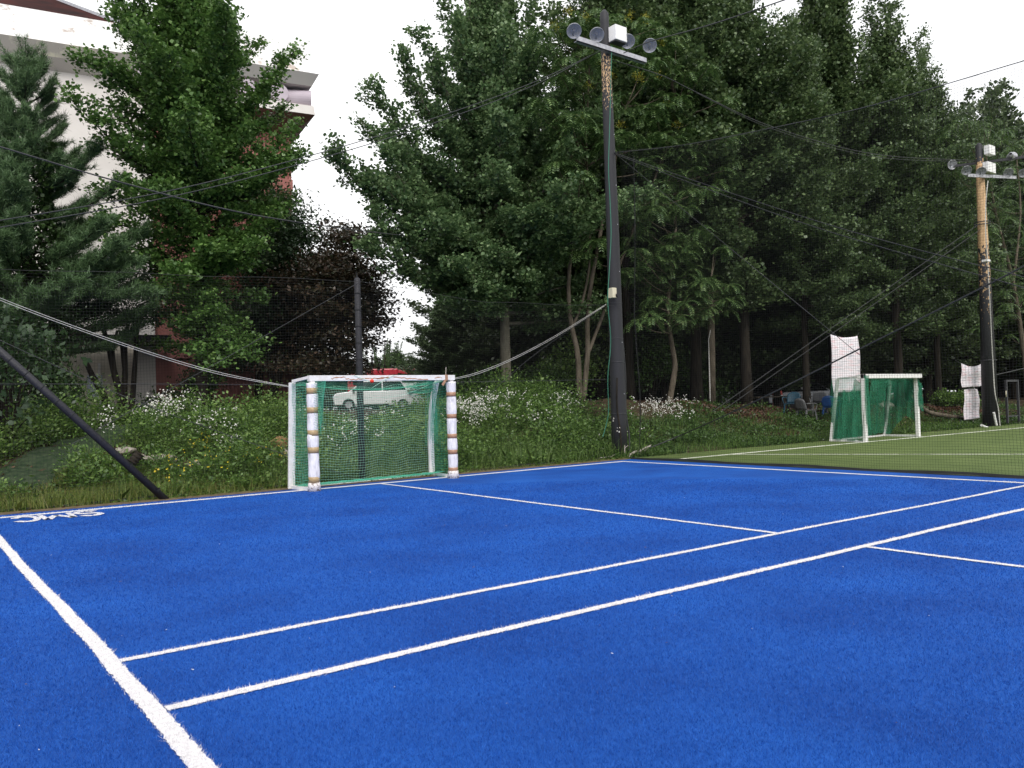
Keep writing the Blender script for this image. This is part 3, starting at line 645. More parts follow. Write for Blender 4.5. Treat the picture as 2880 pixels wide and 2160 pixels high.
wood_tree('A', 2270, 19.3, 190, 'lower ginkgo standing left of the large hanging banner', gl_, 5.3, lm='lf_gR', sxy=.85)
wood_tree('B', 2530, 19, 90, 'ginkgo with a pointed top against the sky above the far goal', gl_, .9, lm='lf_gR', sxy=.95)
wood_tree('A', 2640, 19.5, 230, 'lower ginkgo between the pointed one and the far floodlight pole', gl_, 3.3, lm='lf_gR', sxy=.8)
gw = 'broadleaf trees in the shade of the wood behind'
wl = 'dark broadleaf tree deep in the wood behind the front row of trees'
k = 0
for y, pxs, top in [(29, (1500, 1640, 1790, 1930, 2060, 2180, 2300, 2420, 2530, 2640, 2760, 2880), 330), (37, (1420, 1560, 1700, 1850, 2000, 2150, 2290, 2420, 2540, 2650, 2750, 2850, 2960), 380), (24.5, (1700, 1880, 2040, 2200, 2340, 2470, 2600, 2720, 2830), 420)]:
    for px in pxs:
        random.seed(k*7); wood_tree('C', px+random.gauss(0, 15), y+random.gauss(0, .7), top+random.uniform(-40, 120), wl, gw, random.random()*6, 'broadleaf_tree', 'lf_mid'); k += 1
for i in range(30):
    random.seed(i+50); px = 1330+i*57; wood_tree('C', px, 31+random.uniform(0, 14), random.uniform(820, 960), 'low dark bushy tree closing the view under the wood', 'low bushy trees closing the view under the wood', random.random()*6, 'broadleaf_tree', 'lf_mid', sxy=2.4)
# beyond the right frame edge, only a few, to close the wood
for px, y, top in [(3000, 21, 300), (3080, 26, 330), (3040, 33, 380)]:
    wood_tree('C', px, y, top, wl, gw, px, 'broadleaf_tree', 'lf_mid')
# middle distance, left of the centre ginkgo
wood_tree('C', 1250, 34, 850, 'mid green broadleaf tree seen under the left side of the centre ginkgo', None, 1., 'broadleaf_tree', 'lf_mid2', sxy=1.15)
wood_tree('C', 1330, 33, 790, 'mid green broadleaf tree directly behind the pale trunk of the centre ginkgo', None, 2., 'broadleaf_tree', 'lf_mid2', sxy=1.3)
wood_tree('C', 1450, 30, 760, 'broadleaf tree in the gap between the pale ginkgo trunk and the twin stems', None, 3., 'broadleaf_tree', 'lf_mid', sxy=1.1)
wood_tree('C', 1110, 68, 985, 'low bushy tree above the red truck', None, 4., 'broadleaf_tree', 'lf_mid2', sxy=1.9)
for i, (px, y, top, sx_) in enumerate([(1000, 78, 1050, 3), (1060, 84, 1040, 3), (930, 80, 1045, 3), (870, 78, 1030, 3), (1160, 76, 1010, 3), (1260, 70, 980, 2.4), (1380, 62, 960, 2.4)]):
    wood_tree('C', px, y, top, 'distant low tree beyond the car park', 'distant trees beyond the car park', i*1.3, 'broadleaf_tree', 'lf_mid', sxy=sx_)
for i in range(10):
    wood_tree('C', 850+52*i, 58+1.5*(i % 3), 1088+7*(i % 4), 'low dense bush along the far side of the car park', 'low bushes along the far side of the car park', i*1.9, 'bush', 'lf_mid', sxy=4.2)
# small junipers by the gap
def juniper(px, y, top, seed, lab):
    random.seed(seed); rg = np.random.default_rng(seed); b = aty(px, 1120, y); b[2] = onz(b[0], y); H = aty(px, top, y)[2]-b[2]; tb = MB(); tb.tube([(0, 0, -.1), (0, 0, H*.9)], [.09, .02], 6); C = []
    for k in range(7):
        a = k*.9; e = np.array([math.cos(a)*H*.25, math.sin(a)*H*.25, H*random.uniform(.6, 1)]); t = rg.random(900)[:, None]**.8; C.append(e*t+rg.normal(0, .12, (900, 3))*(1.15-t))
    C = np.vstack(C); plant_tree('juniper', tuple(b), lab, 'shrub', leaves(C, np.array([0, 0, 1.])+0*C, .11, .1, 'thin', .5), tb, M['lf_dkund'], M['barkd'])
juniper(1085, 60, 935, 1, 'dark upright juniper against the sky right of the black net post')
juniper(1050, 62, 965, 2, 'smaller leaning juniper close to the black net post')
# shrubs
def shrub(px, y, top, w, seed, lab, lm='lf_under', n=3500, leaf=.1, name='shrub', base=1130):
    random.seed(seed); rg = np.random.default_rng(seed); b = aty(px, base, y); b[2] = onz(b[0], y); H = aty(px, top, y)[2]-b[2]; tb = MB(); C = []
    k = 26
    for i in range(k):
        a = random.random()*6.28; r = w*math.sqrt(random.random()); z = H*random.uniform(.35, .97)*(1-.35*(r/w)**2); c = np.array([r*math.cos(a), r*math.sin(a), z])
        tb.tube(catmull([(0, 0, -.1), c*np.array([.4, .4, .55]), c], 4), np.linspace(.03, .008, 9), 4, False); C.append(c+rg.normal(0, 1, (n//k, 3))*np.array([.26, .26, .2])*max(w, .8))
    C = np.vstack(C); return plant_tree(name, tuple(b), lab, 'shrub', leaves(C, rg.normal(0, 1, C.shape)+np.array([0, 0, .3]), leaf, .6, 'oval'), tb, M[lm], M['barkd'])
shrub(1585, 24, 960, 1.2, 1, 'light green shrub between the pale ginkgo trunk and the twin stems', 'lf_under', 3500, .12)
shrub(1690, 24, 830, 1.0, 2, 'yellow green sapling showing just left of the near floodlight pole', 'lf_brt', 2200, .12)
shrub(1510, 23.5, 1040, 1.0, 3, 'low dark shrub beside the pale ginkgo trunk', 'lf_dkund', 3000, .1)
shrub(1830, 23, 900, 1.2, 4, 'dim green shrub under the crooked pale trunk', 'lf_dkund', 3000, .12)
shrub(1345, 22.5, 1040, .9, 5, 'dark shrub left of the pale ginkgo trunk', 'lf_dkund', 2600, .1)
shrub(20, 19, 880, 1.05, 6, 'broad leaved maple sapling at the left edge behind the slanting black pole', 'lf_mapg', 1800, .14, 'maple_sapling')
shrub(105, 22.5, 900, .6, 7, 'ivy covered bush in front of the cream wall at left', 'lf_ivy', 6000, .09)
shrub(60, 22, 1000, 1.1, 8, 'dark ivy bush below the left pine', 'lf_ivy', 6000, .09)
shrub(560, 24.5, 1010, .7, 9, 'ivy thicket around the foot of the left ginkgo', 'lf_ivy', 5000, .09)
shrub(440, 25, 1130, .6, 10, 'low dark leaved bush at the corner of the cream wall', 'lf_dkund', 2500, .09)
shrub(1980, 24.5, 1010, 1.4, 11, 'dim understorey shrub behind the grey wooden post', 'lf_dkund', 3500, .12)
shrub(2440, 21, 1070, 1.1, 12, 'dark shrub behind the far goal', 'lf_dkund', 3000, .12)
shrub(2680, 18.5, 1105, .8, 13, 'green bush under the two small banners', 'lf_under', 2600, .11, base=1190)

# ---- undergrowth on the bank
CL0, CL1 = aty(935, 1150, 20)[0]/20, aty(1175, 1150, 20)[0]/20
def sample_bank(n, x0, x1, y0, y1, fn=None):
    x = rng.uniform(x0, x1, n); y = rng.uniform(y0, y1, n); k = np.ones(n, bool)
    dp = np.min(np.hypot(x[:, None]-PATH[None, :, 0], y[:, None]-PATH[None, :, 1]), axis=1); 
    for q in ROCKS: k &= np.hypot(x-q[0]+.12, y-q[1]+.25) > .5
    k &= (dp > .6) | (y < 16.3+.4*np.sin(x*3))
    if fn is not None: k &= fn(x, y)
    return x[k], y[k]
def field(x, y, a=1., s=0): return .5+.5*np.sin(x*a+1.7*np.sin(y*a*.8+s))*np.cos(y*a*1.1+s+.6*np.sin(x*a*1.3))
def cover(name, lab, m, n, x0, x1, y0, y1, hmax, leaf, per, rad, fn=None, shape='oval', cat='ground cover', updir=.4, seed=0):
    x, y = sample_bank(n, x0, x1, y0, y1, fn); n = len(x)
    edge = np.interp(y, [y0, y0+1.0], [.35, 1])
    h = hmax*rng.uniform(.35, 1, n)*edge*(.25+1.15*field(x, y, 1.6, seed)**1.3)
    h = h*np.where((x/y > CL0) & (x/y < CL1) & (y > 16.8), .62, 1)
    C = np.repeat(np.stack([x, y, 0*x], -1), per, 0); u = rng.random((n*per, 1)); hh = np.repeat(h, per)[:, None]
    off = rng.normal(0, 1, (n*per, 2))*rad*(.5+.7*np.sqrt(u)); C[:, :2] += off; C[:, 2] = terr(C[:, 0], C[:, 1])+.01+(u*hh)[:, 0]
    Dv = np.concatenate([off/rad*.8, np.full((n*per, 1), updir)], 1)
    V = leaves(C, Dv, leaf, .8, shape, .5); o = npmesh(name, V, 4, m); tag(o, lab, cat, kind='stuff'); return o
LEFT = lambda x, y: (x < 4.6+.3*(y-15)) 
cover('undergrowth', 'leafy green weeds covering the bank behind the goal', M['lf_under'], 2300, 2.5, 16, 14.95, 21.5, .85, .07, 70, .13, lambda x, y: field(x, y, 1.1, 1) > .25)
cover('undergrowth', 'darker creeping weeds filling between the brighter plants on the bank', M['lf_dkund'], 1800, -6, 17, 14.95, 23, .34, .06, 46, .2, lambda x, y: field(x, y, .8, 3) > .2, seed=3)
cover('undergrowth', 'yellow green weeds on the crest of the bank left of the goal', M['lf_brt'], 1500, -6, 11.5, 15.6, 22.5, .6, .06, 54, .16, lambda x, y: field(x, y, .9, 5) > .35, seed=5)
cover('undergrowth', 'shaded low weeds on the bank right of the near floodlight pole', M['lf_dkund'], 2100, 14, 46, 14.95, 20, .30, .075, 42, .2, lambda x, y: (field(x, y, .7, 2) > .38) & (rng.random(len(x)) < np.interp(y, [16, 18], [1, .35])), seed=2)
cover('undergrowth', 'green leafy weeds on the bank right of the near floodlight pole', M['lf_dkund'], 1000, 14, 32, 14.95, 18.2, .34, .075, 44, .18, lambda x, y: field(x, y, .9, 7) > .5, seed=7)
cover('undergrowth', 'taller leafy weed clumps standing out of the bank', M['lf_under'], 380, -5, 17, 15.5, 22, 1.05, .085, 170, .2, seed=11)
cover('undergrowth', 'tall pale weed clumps standing along the crest of the bank', M['lf_brt'], 190, 0, 13, 17, 22, 1.0, .075, 150, .17, seed=13)
cover('undergrowth', 'weeds creeping up to the edging of the blue court', M['lf_under'], 800, -5, 14.4, 14.75, 15.8, .2, .055, 30, .12, lambda x, y: field(x, y, 1.4, 6) > .4, seed=6)
cover('leaf_litter', 'brown fallen leaves on the shaded bank beside the far goal', M['lf_dead'], 5000, 21.5, 40, 16.2, 21.5, .03, .08, 14, .3, None, 'oval', 'leaf litter')
cover('leaf_litter', 'brown dead leaves beside the matting path at left', M['lf_dead'], 900, -6, 7, 15, 22, .03, .06, 14, .25, None, 'oval', 'leaf litter')
def grass(name, lab, m, n, x0, x1, y0, y1, h0, h1, w, fn=None, prow=True):
    x, y = sample_bank(n, x0, x1, y0, y1, fn); n = len(x); z = terr(x, y); h = rng.uniform(h0, h1, n)*np.where((x/y > CL0) & (x/y < CL1) & (y > 16.8), .4, 1); a = rng.random(n)*6.28; la = rng.random(n)*6.28; l = np.abs(rng.normal(0, .45, n))*h
    b = np.stack([x, y, z-.01], -1); s = np.stack([np.cos(a), np.sin(a), 0*a], -1)*w/2; mid = b+np.stack([np.cos(la)*l*.3, np.sin(la)*l*.3, h*.6], -1); tip = b+np.stack([np.cos(la)*l, np.sin(la)*l, h], -1)
    o = npmesh(name, np.stack([b-s, b+s, mid+s*.7, tip, mid-s*.7], 1), 5, m); tag(o, lab, 'grass', kind='stuff')
grass('grass', 'yellow green grass in front of the matting path at left', M['lf_grass'], 70000, -5, 6.5, 14.75, 17.6, .04, .30, .008, lambda x, y: rng.random(len(x))*(1.25-.9*field(x, y, 2.1, 1)) < .8* np.interp(x+.35*(y-15), [2, 6.5], [1, .12]))
grass('grass', 'grass blades rising among the weeds on the bank behind the goal', M['lf_brt'], 14000, 3, 15.5, 14.8, 20.5, .15, .6, .009, lambda x, y: field(x, y, 1.2, 4) > .4)
grass('grass', 'short grass fringe along the edge of the blue court', M['lf_grass'], 9000, 3, 14.6, 14.6, 15.1, .03, .12, .007)
grass('grass', 'dim grass on the bank right of the near floodlight pole', M['lf_under'], 16000, 14.6, 34, 14.8, 18, .08, .3, .01)
# daisies and yellow flowers on thin stems
def flowers(name, lab, m, sm, specs, size, hr, yoff=0):
    P = []
    for px, py, rx, ry, n, dh in specs:
        for i in range(n):
            q = thit(px+random.gauss(0, rx*.5), py+abs(random.gauss(0, ry*.5))+dh*0); P.append((q[0], q[1], q[2]))
    P = np.array(P); n = len(P); h = rng.uniform(hr[0], hr[1], n); P[:, 2] = terr(P[:, 0], P[:, 1]); top = P+np.stack([rng.normal(0, .05, n), rng.normal(0, .05, n), h], -1)
    stems = np.stack([P-[.003, 0, 0], P+[.003, 0, 0], top], 1)
    rep = 5; C = np.repeat(top, rep, 0)+rng.normal(0, .045, (n*rep, 3)); N = len(C); nn = unit(rng.normal(0, .5, (N, 3))+np.array([-.3, -.4, .8])); a = unit(np.cross(nn, rng.normal(0, 1, (N, 3)))); b_ = np.cross(nn, a); s = (size*rng.uniform(.7, 1.2, N))[:, None]/2
    V = np.stack([C+(a*math.cos(t)+b_*math.sin(t))*s for t in np.arange(6)*math.pi/3], 1)
    o = npmesh(name, V, 6, m); tag(o, lab, 'flowers', kind='stuff')
    o2 = npmesh('flower_stems', stems, 3, sm, o)
random.seed(5)
flowers('daisies', 'clouds of small white daisies along the bank', M['petal'], M['lf_under'], [(540, 1180, 60, 16, 100, 0), (480, 1215, 60, 20, 50, 0), (430, 1225, 40, 25, 26, 0), (680, 1172, 90, 12, 120, 0), (770, 1180, 60, 10, 40, 0), (590, 1265, 60, 20, 24, 0), (640, 1305, 60, 25, 16, 0), (300, 1270, 30, 15, 16, 0), (60, 1195, 80, 15, 60, 0), (1340, 1210, 70, 40, 120, 0), (1380, 1190, 120, 20, 60, 0), (1010, 1255, 120, 15, 22, 0), (1000, 1285, 120, 30, 20, 0), (1870, 1195, 90, 35, 110, 0), (1600, 1190, 60, 20, 25, 0), (1530, 1230, 60, 20, 20, 0), (1740, 1270, 50, 20, 16, 0)], .034, (.45, .95))
flowers('yellow_flowers', 'scattered small yellow flowers low on the bank left of the goal', M['petaly'], M['lf_under'], [(640, 1320, 160, 60, 26, 0), (560, 1280, 80, 30, 12, 0), (780, 1310, 60, 60, 10, 0), (480, 1370, 60, 30, 6, 0)], .035, (.2, .45))

# ------------------------------------------------------------------ near goal
def strands(mb, P, w, flat=False):
    """polyline cord as a thin three-sided prism"""
    P = np.array(P, float); t = np.gradient(P, axis=0); t = unit(t); up = np.array([0, 0, 1.]) if abs(t[0][2]) < .8 else np.array([0, 1., 0]); a = unit(np.cross(t, up)); b = np.cross(a, t); n = len(P)
    V = np.concatenate([P+a*w/2-b*w*.3, P-a*w/2-b*w*.3, P+b*w*.6]); F = []
    for i in range(n-1):
        for j in range(3): k = (j+1) % 3; F.append((j*n+i, j*n+i+1, k*n+i+1, k*n+i))
    mb.add(V, F)
def netgrid(mb, P, w, su=1, sv=1):
    for i in range(0, P.shape[0], su): strands(mb, P[i], w)
    for j in range(0, P.shape[1], sv): strands(mb, P[:, j], w)
G0, G1 = np.array([5.93, 13.78, 0]), np.array([8.84, 13.80, 0]); B0, B1 = np.array([5.80, 14.50, 0]), np.array([8.92, 14.74, 0]); GH = 2.03
go = empty('handball_goal', tuple(G0), 'small white handball goal with tape wrapped posts and green net on the blue court', 'goal')
def rel(p): return tuple(np.array(p)-G0)
def gp(name, mb, m, par=None, **k): return mb.build(name, m, par or go, **k)
for base, tp in ((G0, 'tapeA'), (G1, 'tapeB')):
    c = np.array(rel(base)); gp('post', MB().box(c+[-.04, -.04, 0], c+[.04, .04, GH]), M['white'])
    # rolled padding with dents between the tape bands
    bz = [.20, .72, 1.02, 1.42, 1.76] if tp == 'tapeA' else [.17, .52, .83, 1.22, 1.65]
    zz = np.linspace(.03, 1.9, 60); rr = .098+.004*np.sin(zz*9+base[0])
    for z in bz: rr -= .013*np.exp(-((zz-z)/.045)**2)
    rr[:2] += .012; pad = gp('padding', MB().tube([(c[0]+.004*math.sin(z*5), c[1], z) for z in zz], rr, 20), M['pad'], smooth=True)
    gp('padding_foot', MB().tube([(c[0], c[1], .0), (c[0], c[1], .1), (c[0], c[1], .15)], [.118, .108, .101], 20), M['padfoot'], pad, smooth=True)
    for z in bz:
        h = .05 if tp == 'tapeA' else .042
        gp('tape_band', MB().tube([(c[0], c[1], z-h+.004*math.sin(z*31)), (c[0], c[1], z), (c[0], c[1], z+h)], [.099, .092, .099], 20), M[tp], pad, smooth=True)
c0, c1 = np.array(rel(G0)), np.array(rel(G1))
cb = gp('crossbar', MB().box(c0+[-.06, -.05, GH-.1], c1+[.06, .045, GH]), M['white'], bevel=.006)
rs = MB(); random.seed(3)
for x0, x1 in ((.35, .62), (.62, .98), (1.0, 1.5), (1.25, 1.52), (1.6, 2.35), (2.5, 2.66)):
    t = np.linspace(x0, x1, 14); z = GH-.055+.008*np.cumsum(np.random.default_rng(int(x0*99)).normal(0, 1, 14)); z = np.clip(z, GH-.085, GH-.02); P = np.zeros((2, 14, 3)); P[..., 1] = -.053; P[..., 0] = t; hh = .004+.004*np.abs(np.sin(t*31)); P[0, :, 2] = z-hh; P[1, :, 2] = z+hh; rs.sheet(P)
gp('rust_streak', rs, M['rust'], cb)
tb_ = MB().box((2.74, -.056, GH-.104), (2.80, .05, GH+.004)); tb_.bar((2.74, -.06, GH-.1), (2.66, -.07, GH-.2), .05, .006, (0, 1, 0)); gp('torn_tape', tb_, M['tapeB'], cb)
def lerp(a, b, t): return a+(b-a)*t
bt0 = np.array(rel(B0))+[.02, -.1, 0]; bt1 = np.array(rel(B1))+[.02, -.12, 0]
ZB = 1.93
for bb, tt in ((np.array(rel(B0)), bt0), (np.array(rel(B1)), bt1)):
    mb = MB(); P = catmull([bb, bb+[.0, 0, .9], lerp(bb, tt, .7)+[0, 0, 1.5], tt+[0, -.12, ZB]], 5) if bb[0] > 1 else np.linspace(bb, tt+[0, 0, ZB], 6)
    n_ = len(P); V = []
    for p in P: V += [p+[-.06, -.03, 0], p+[.06, -.03, 0], p+[.06, .03, 0], p+[-.06, .03, 0]]
    F = [(i*4+j, i*4+(j+1) % 4, i*4+4+(j+1) % 4, i*4+4+j) for i in range(n_-1) for j in range(4)]+[(3, 2, 1, 0), tuple((n_-1)*4+j for j in range(4))]
    mb.add(V, F); gp('back_upright', mb, M['white'], bevel=.008)
gp('roof_bar', MB().bar(c0+[-.03, .02, GH-.03], bt0+[-.02, -.1, ZB+.02], .06, .05), M['white']); gp('roof_bar', MB().bar(c1+[-.03, .02, GH-.06], bt1+[0, -.1, ZB], .05, .05), M['white'])
gp('base_bar', MB().bar(c0+[-.06, 0, .035], np.array(rel(B0))+[0, 0, .035], .06), M['white']); gp('base_bar', MB().bar(c1+[0, 0, .035], np.array(rel(B1))+[0, 0, .035], .06), M['white'])
gp('base_bar', MB().bar(np.array(rel(B0))+[.06, .01, .03], np.array(rel(B1))+[-.05, .01, .03], .05), M['white'])
# net
rg = np.random.default_rng(5)
nx, nz = 58, 40; u = np.linspace(0, 1, nx); v = np.linspace(0, 1, nz)
A = np.array(rel(B0))+[0, .03, 0]; Bq = np.array(rel(B1))+[0, .03, 0]
U, Vv = np.meshgrid(u, v, indexing='ij'); P = A+(Bq-A)*U[..., None]; P[..., 2] = Vv*1.93
sag = np.sin(U*math.pi)*(.10*(Vv**1.5))+.018*np.sin(U*19+3*Vv)+.012*np.sin(U*31-5*Vv); P[..., 2] -= sag
P[..., 2] = np.maximum(P[..., 2], .015); P[..., 1] += -.10*np.sin(Vv*math.pi)*np.sin(U*math.pi)+.02*np.sin(U*23)*np.sin(Vv*9); P[..., 0] += .015*np.sin(Vv*14+U*9)+.06*np.sin(U*math.pi)*(1-Vv)
mb = MB(); 
for i in range(P.shape[0]): strands(mb, P[i], .0026)
for j in range(P.shape[1]): strands(mb, P[:, j], .0044)
nt1 = gp('back_net', mb, M['goalnetl'])
for (f, bk, sgn) in ((c0, np.array(rel(B0)), -1), (c1, np.array(rel(B1)), 1)):
    mb = MB()
    u2 = np.linspace(0, 1, 17); U, Vv = np.meshgrid(u2, v, indexing='ij'); P = f+(bk-f)*U[..., None]; P[..., 2] = Vv*1.97-.05*U*Vv-.03*np.sin(U*math.pi)
    P[..., 0] += sgn*-.05*np.sin(U*math.pi)*np.sin(Vv*3+1)+.01*np.sin(Vv*21+U*7); P[..., 2] = np.maximum(P[..., 2], .01); netgrid(mb, P, .0045)
    gp('side_net', mb, M['goalnet'])
mb = MB(); u2 = np.linspace(0, 1, 17); U, Vv = np.meshgrid(u, u2, indexing='ij'); F_ = c0+(c1-c0)*U[..., None]+[0, .05, GH-.06]; Bk = A+(Bq-A)*U[..., None]+[0, -.1, 1.9]; Bk[..., 2] -= np.sin(U*math.pi)*.10
P = F_+(Bk-F_)*Vv[..., None]; P[..., 2] -= .07*np.sin(Vv*math.pi)*(.4+np.sin(U*math.pi)); netgrid(mb, P, .0028, 1, 1); gp('roof_net', mb, M['goalnet'])
# doubled folds and hanging flaps
mb = MB()
for k in range(13):
    t = np.linspace(0, 1, 14); y0 = -.06-.01*k; P = np.stack([.02+.013*k+.05*np.sin(t*2+k*.2)+c0[0], c0[1]-.11+0*t, 1.93-t*(.95-.04*abs(k-6))], -1)
    strands(mb, P, .0045)
for j in range(20):
    a = np.linspace(-.02, .17, 8); strands(mb, np.stack([c0[0]+a, c0[1]-.11+0*a, 1.9-j*.043-.03*np.sin((a+.02)/.19*math.pi)], -1), .0045)
gp('net_flap', mb, M['goalnet'])
mb = MB()
for k in range(26):
    t = np.linspace(0, 1, 16); s0 = rg.normal(0, .05); P = np.stack([c1[0]-.32+.30*t**.7*(.6+.4*math.sin(k))+s0*.3, c1[1]+.25+rg.normal(0, .1)+.2*t, 1.92-.15*t-(.85+.3*rg.random())*t**2.2], -1)
    strands(mb, P, .005)
for k in range(20):
    t = np.linspace(0, 1, 20); strands(mb, np.stack([c1[0]-.75+.65*t, c1[1]+.45+.05*rg.normal()+0*t, 1.90-.03*k*.35-.12*np.sin(t*math.pi)*rg.random()], -1), .005)
gp('net_bunch', mb, M['goalnet'])
mb = MB()
for k in range(15):
    t = np.linspace(0, 1, 80); z = .012+.006*k+.018*np.abs(np.sin(t*37+k)); yy = .03*k*.4; P = A+(Bq-A)*t[:, None]; P[:, 1] += -.02-.035*k+.02*np.sin(t*21+k*.7); P[:, 2] = z; strands(mb, P, .006)
gp('net_hem', mb, M['goalnet'])
mb = MB(); strands(mb, np.array([c0+[.78, -.06, GH], c0+[1.1, -.065, GH-.12], ]), .007)
strands(mb, np.array([c0+[1.62, -.06, GH], c0+[1.38, -.065, GH-.1], c0+[1.15, -.06, GH-.23]]), .007); strands(mb, catmull([c0+[.1, .3, 1.68], c0+[1, .3, 1.62], c0+[2, .4, 1.66], c0+[2.8, .3, 1.93]], 8), .006)
gp('tie_cord', mb, M['goalnetl'])
a = np.array(G0)+[1.13, -.09, GH-.11]
o = MB().lathe([(-.035*math.cos(t), .038*math.sin(t)) for t in np.linspace(0, math.pi, 9)], (0, 0, 0), (0, 0, 1), 14).build('plastic_ball', M['redp'], loc=tuple(a), smooth=True); tag(o, 'small red plastic ball caught in the net cord under the goal crossbar', 'ball')
mb = MB().tube([(0, 0, 0), (.01, 0, .16)], .007, 6); o = mb.build('twig', M['wood'], loc=(8.73, 13.8, GH)); tag(o, 'thin stick standing on the right end of the goal crossbar', 'stick')

# ------------------------------------------------------------------ far goal
g0, g1 = np.array([22.9, 13.3, 0]), np.array([26.2, 13.42, 0]); gb0, gb1 = np.array([22.95, 14.45, 0]), np.array([26.3, 14.6, 0]); H2 = 2.0
go2 = empty('football_goal', tuple(g0), 'far white goal with torn solid green netting on the green pitch', 'goal'); r2 = lambda p: np.array(p)-g0
for b_ in (g0, g1): MB().box(r2(b_)+[-.06, -.05, 0], r2(b_)+[.06, .05, H2]).build('post', M['white'], go2, bevel=.006)
MB().box(r2(g0)+[-.06, -.05, H2-.13], r2(g1)+[.06, .05, H2+.0]).build('crossbar', M['white'], go2, bevel=.006)
for b_ in (gb0, gb1): MB().bar(r2(b_), r2(b_)+[.12, -.22, 1.9], .11, .06, (0, 1, 0)).build('back_upright', M['white'], go2)
for b_, f_ in ((gb0, g0), (gb1, g1)):
    MB().bar(r2(f_)+[0, 0, 1.94], r2(b_)+[.12, -.22, 1.9], .06).build('roof_bar', M['white'], go2); MB().bar(r2(f_)+[0, 0, .03], r2(b_)+[0, 0, .03], .06).build('base_bar', M['white'], go2)
MB().bar(r2(gb0)+[0, 0, .03], r2(gb1)+[0, 0, .03], .05).build('base_bar', M['white'], go2)
def drape(p0, p1, z0f, z1f, nx=24, nz=14, amp=.05, ph=0, tilt=(0, 0, 0)):
    u = np.linspace(0, 1, nx); v = np.linspace(0, 1, nz); U, Vv = np.meshgrid(u, v, indexing='ij'); P = np.array(p0)+(np.array(p1)-p0)*U[..., None]; zl = z0f(U); zh = z1f(U); P[..., 2] = zl+(zh-zl)*Vv
    d = unit(np.array(p1, float)-p0); n = np.array([-d[1], d[0], 0]); P += n*(amp*np.sin(U*17+ph+Vv*3)+amp*.5*np.sin(U*41+ph))[..., None]; P += np.array(tilt)*Vv[..., None]; return P
pl_ = MB(); a0, a1 = r2(gb0), r2(gb1)
pl_.sheet(drape(a0+[0, .02, 0], lerp(a0, a1, .58)+[0, .02, 0], lambda u: .03+0*u, lambda u: 1.45+.45*np.clip(np.sin(u*4.2-1.3), 0, 1)-.12*np.sin(u*19), tilt=(.12, -.2, 0)))
pl_.sheet(drape(lerp(a0, a1, .62)+[0, .05, 0], a1+[0, .02, 0], lambda u: .03+.1*u, lambda u: 1.9-.5*np.abs(np.sin(u*4))*0-.25*(u < .15), tilt=(.12, -.2, 0), ph=2)); pl_.build('back_net', M['cloth'], go2, smooth=True)
sl = MB(); sr = MB(); sl.sheet(drape(r2(g0)+[-.07, 0, 0], r2(gb0)+[-.02, 0, 0], lambda u: .04+0*u, lambda u: 1.28+.06*np.sin(u*9), tilt=(.0, -.08, 0), ph=1)); sr.sheet(drape(r2(g1)+[.0, 0, 0], r2(gb1), lambda u: .35+.3*np.sin(u*5), lambda u: 1.9+0*u, ph=3, tilt=(0, -.1, 0)))
sl.build('side_net', M['cloth'], go2, smooth=True); sr.build('side_net', M['cloth'], go2, smooth=True)
th = MB(); th.sheet(drape(r2(g0)+[-.02, 0.02, 0], r2(gb0)+[.0, 0, 0], lambda u: 1.25+0*u, lambda u: 1.92+0*u, tilt=(.03, -.08, 0), amp=.01)); th.build('side_net', clothnet('thin_green_cloth', (.03, .24, .14), .35), go2)
fl = MB(); fl.sheet(drape(r2(g0)+[-.04, -.07, 0], r2(g0)+[.13, -.09, 0], lambda u: .55-.2*u, lambda u: 1.95-.0*u, 8, 14, .02)); fl.sheet(drape(r2(g1)+[-.05, -.07, 0], r2(g1)+[.2, -.09, 0], lambda u: 1.0-.25*u, lambda u: 1.95-.35*u, 8, 14, .03, 2)); fl.sheet(drape(lerp(r2(g0), r2(g1), .42)+[0, .5, 0], r2(g1)+[-.1, .1, 0], lambda u: 1.45+.42*u, lambda u: 1.9+0*u, 14, 8, .04, 4)); fl.sheet(drape(lerp(r2(g0), r2(g1), .02)+[0, .06, 0], r2(g1)+[0, .06, 0], lambda u: 1.80+.04*np.sin(u*30), lambda u: 1.9+0*u, 24, 4, .02, 4)); fl.build('net_flap', M['cloth'], go2, smooth=True)

# ------------------------------------------------------------------ floodlight poles
def lamp(parent, c, aim, r=.18, back=False):
    c = np.array(c, float); ax = unit(np.array(aim, float)-c) if not back else unit(np.array(aim, float))
    h = MB().lathe([(-.24, .05), (-.22, .085), (-.12, .10), (-.02, r*.9), (0, r), (.012, r), (.012, r-.012), (-.02, r*.84), (-.10, r*.52), (-.12, .05), (-.11, 0.001)], c, ax, 26).build('floodlight', M['metal'], parent, smooth=True)
    MB().lathe([(.008, .001), (.010, r-.012)], c, ax, 26).build('lens', M['lens'], h)
    MB().lathe([(-.11, .035), (-.05, .04), (-.02, .03), (-.005, .001)], c, ax, 14).build('bulb', M['grey'], h, smooth=True)
    mb = MB().bar(c-ax*.16, c-ax*.16-np.array([0, 0, .16]), .05, .03); mb.build('bracket', M['dmetal'], h)
mt, nt, b_ = nodes('lamp_glass'); b_.inputs['Base Color'].default_value = (.5, .52, .56, 1); b_.inputs['Roughness'].default_value = .15
out = [n for n in nt.nodes if n.type == 'OUTPUT_MATERIAL'][0]; t_ = nt.nodes.new('ShaderNodeBsdfTransparent'); mx = nt.nodes.new('ShaderNodeMixShader'); mx.inputs[0].default_value = .3
nt.links.new(t_.outputs[0], mx.inputs[1]); nt.links.new(b_.outputs[0], mx.inputs[2]); nt.links.new(mx.outputs[0], out.inputs[0]); M['lens'] = mt
PB_ = np.array([14.75, 15.2, 0.]); pole = empty('floodlight_pole', tuple(PB_), 'tall black wrapped floodlight pole with peeling ochre top and four lamps beside the blue court', 'floodlight pole')
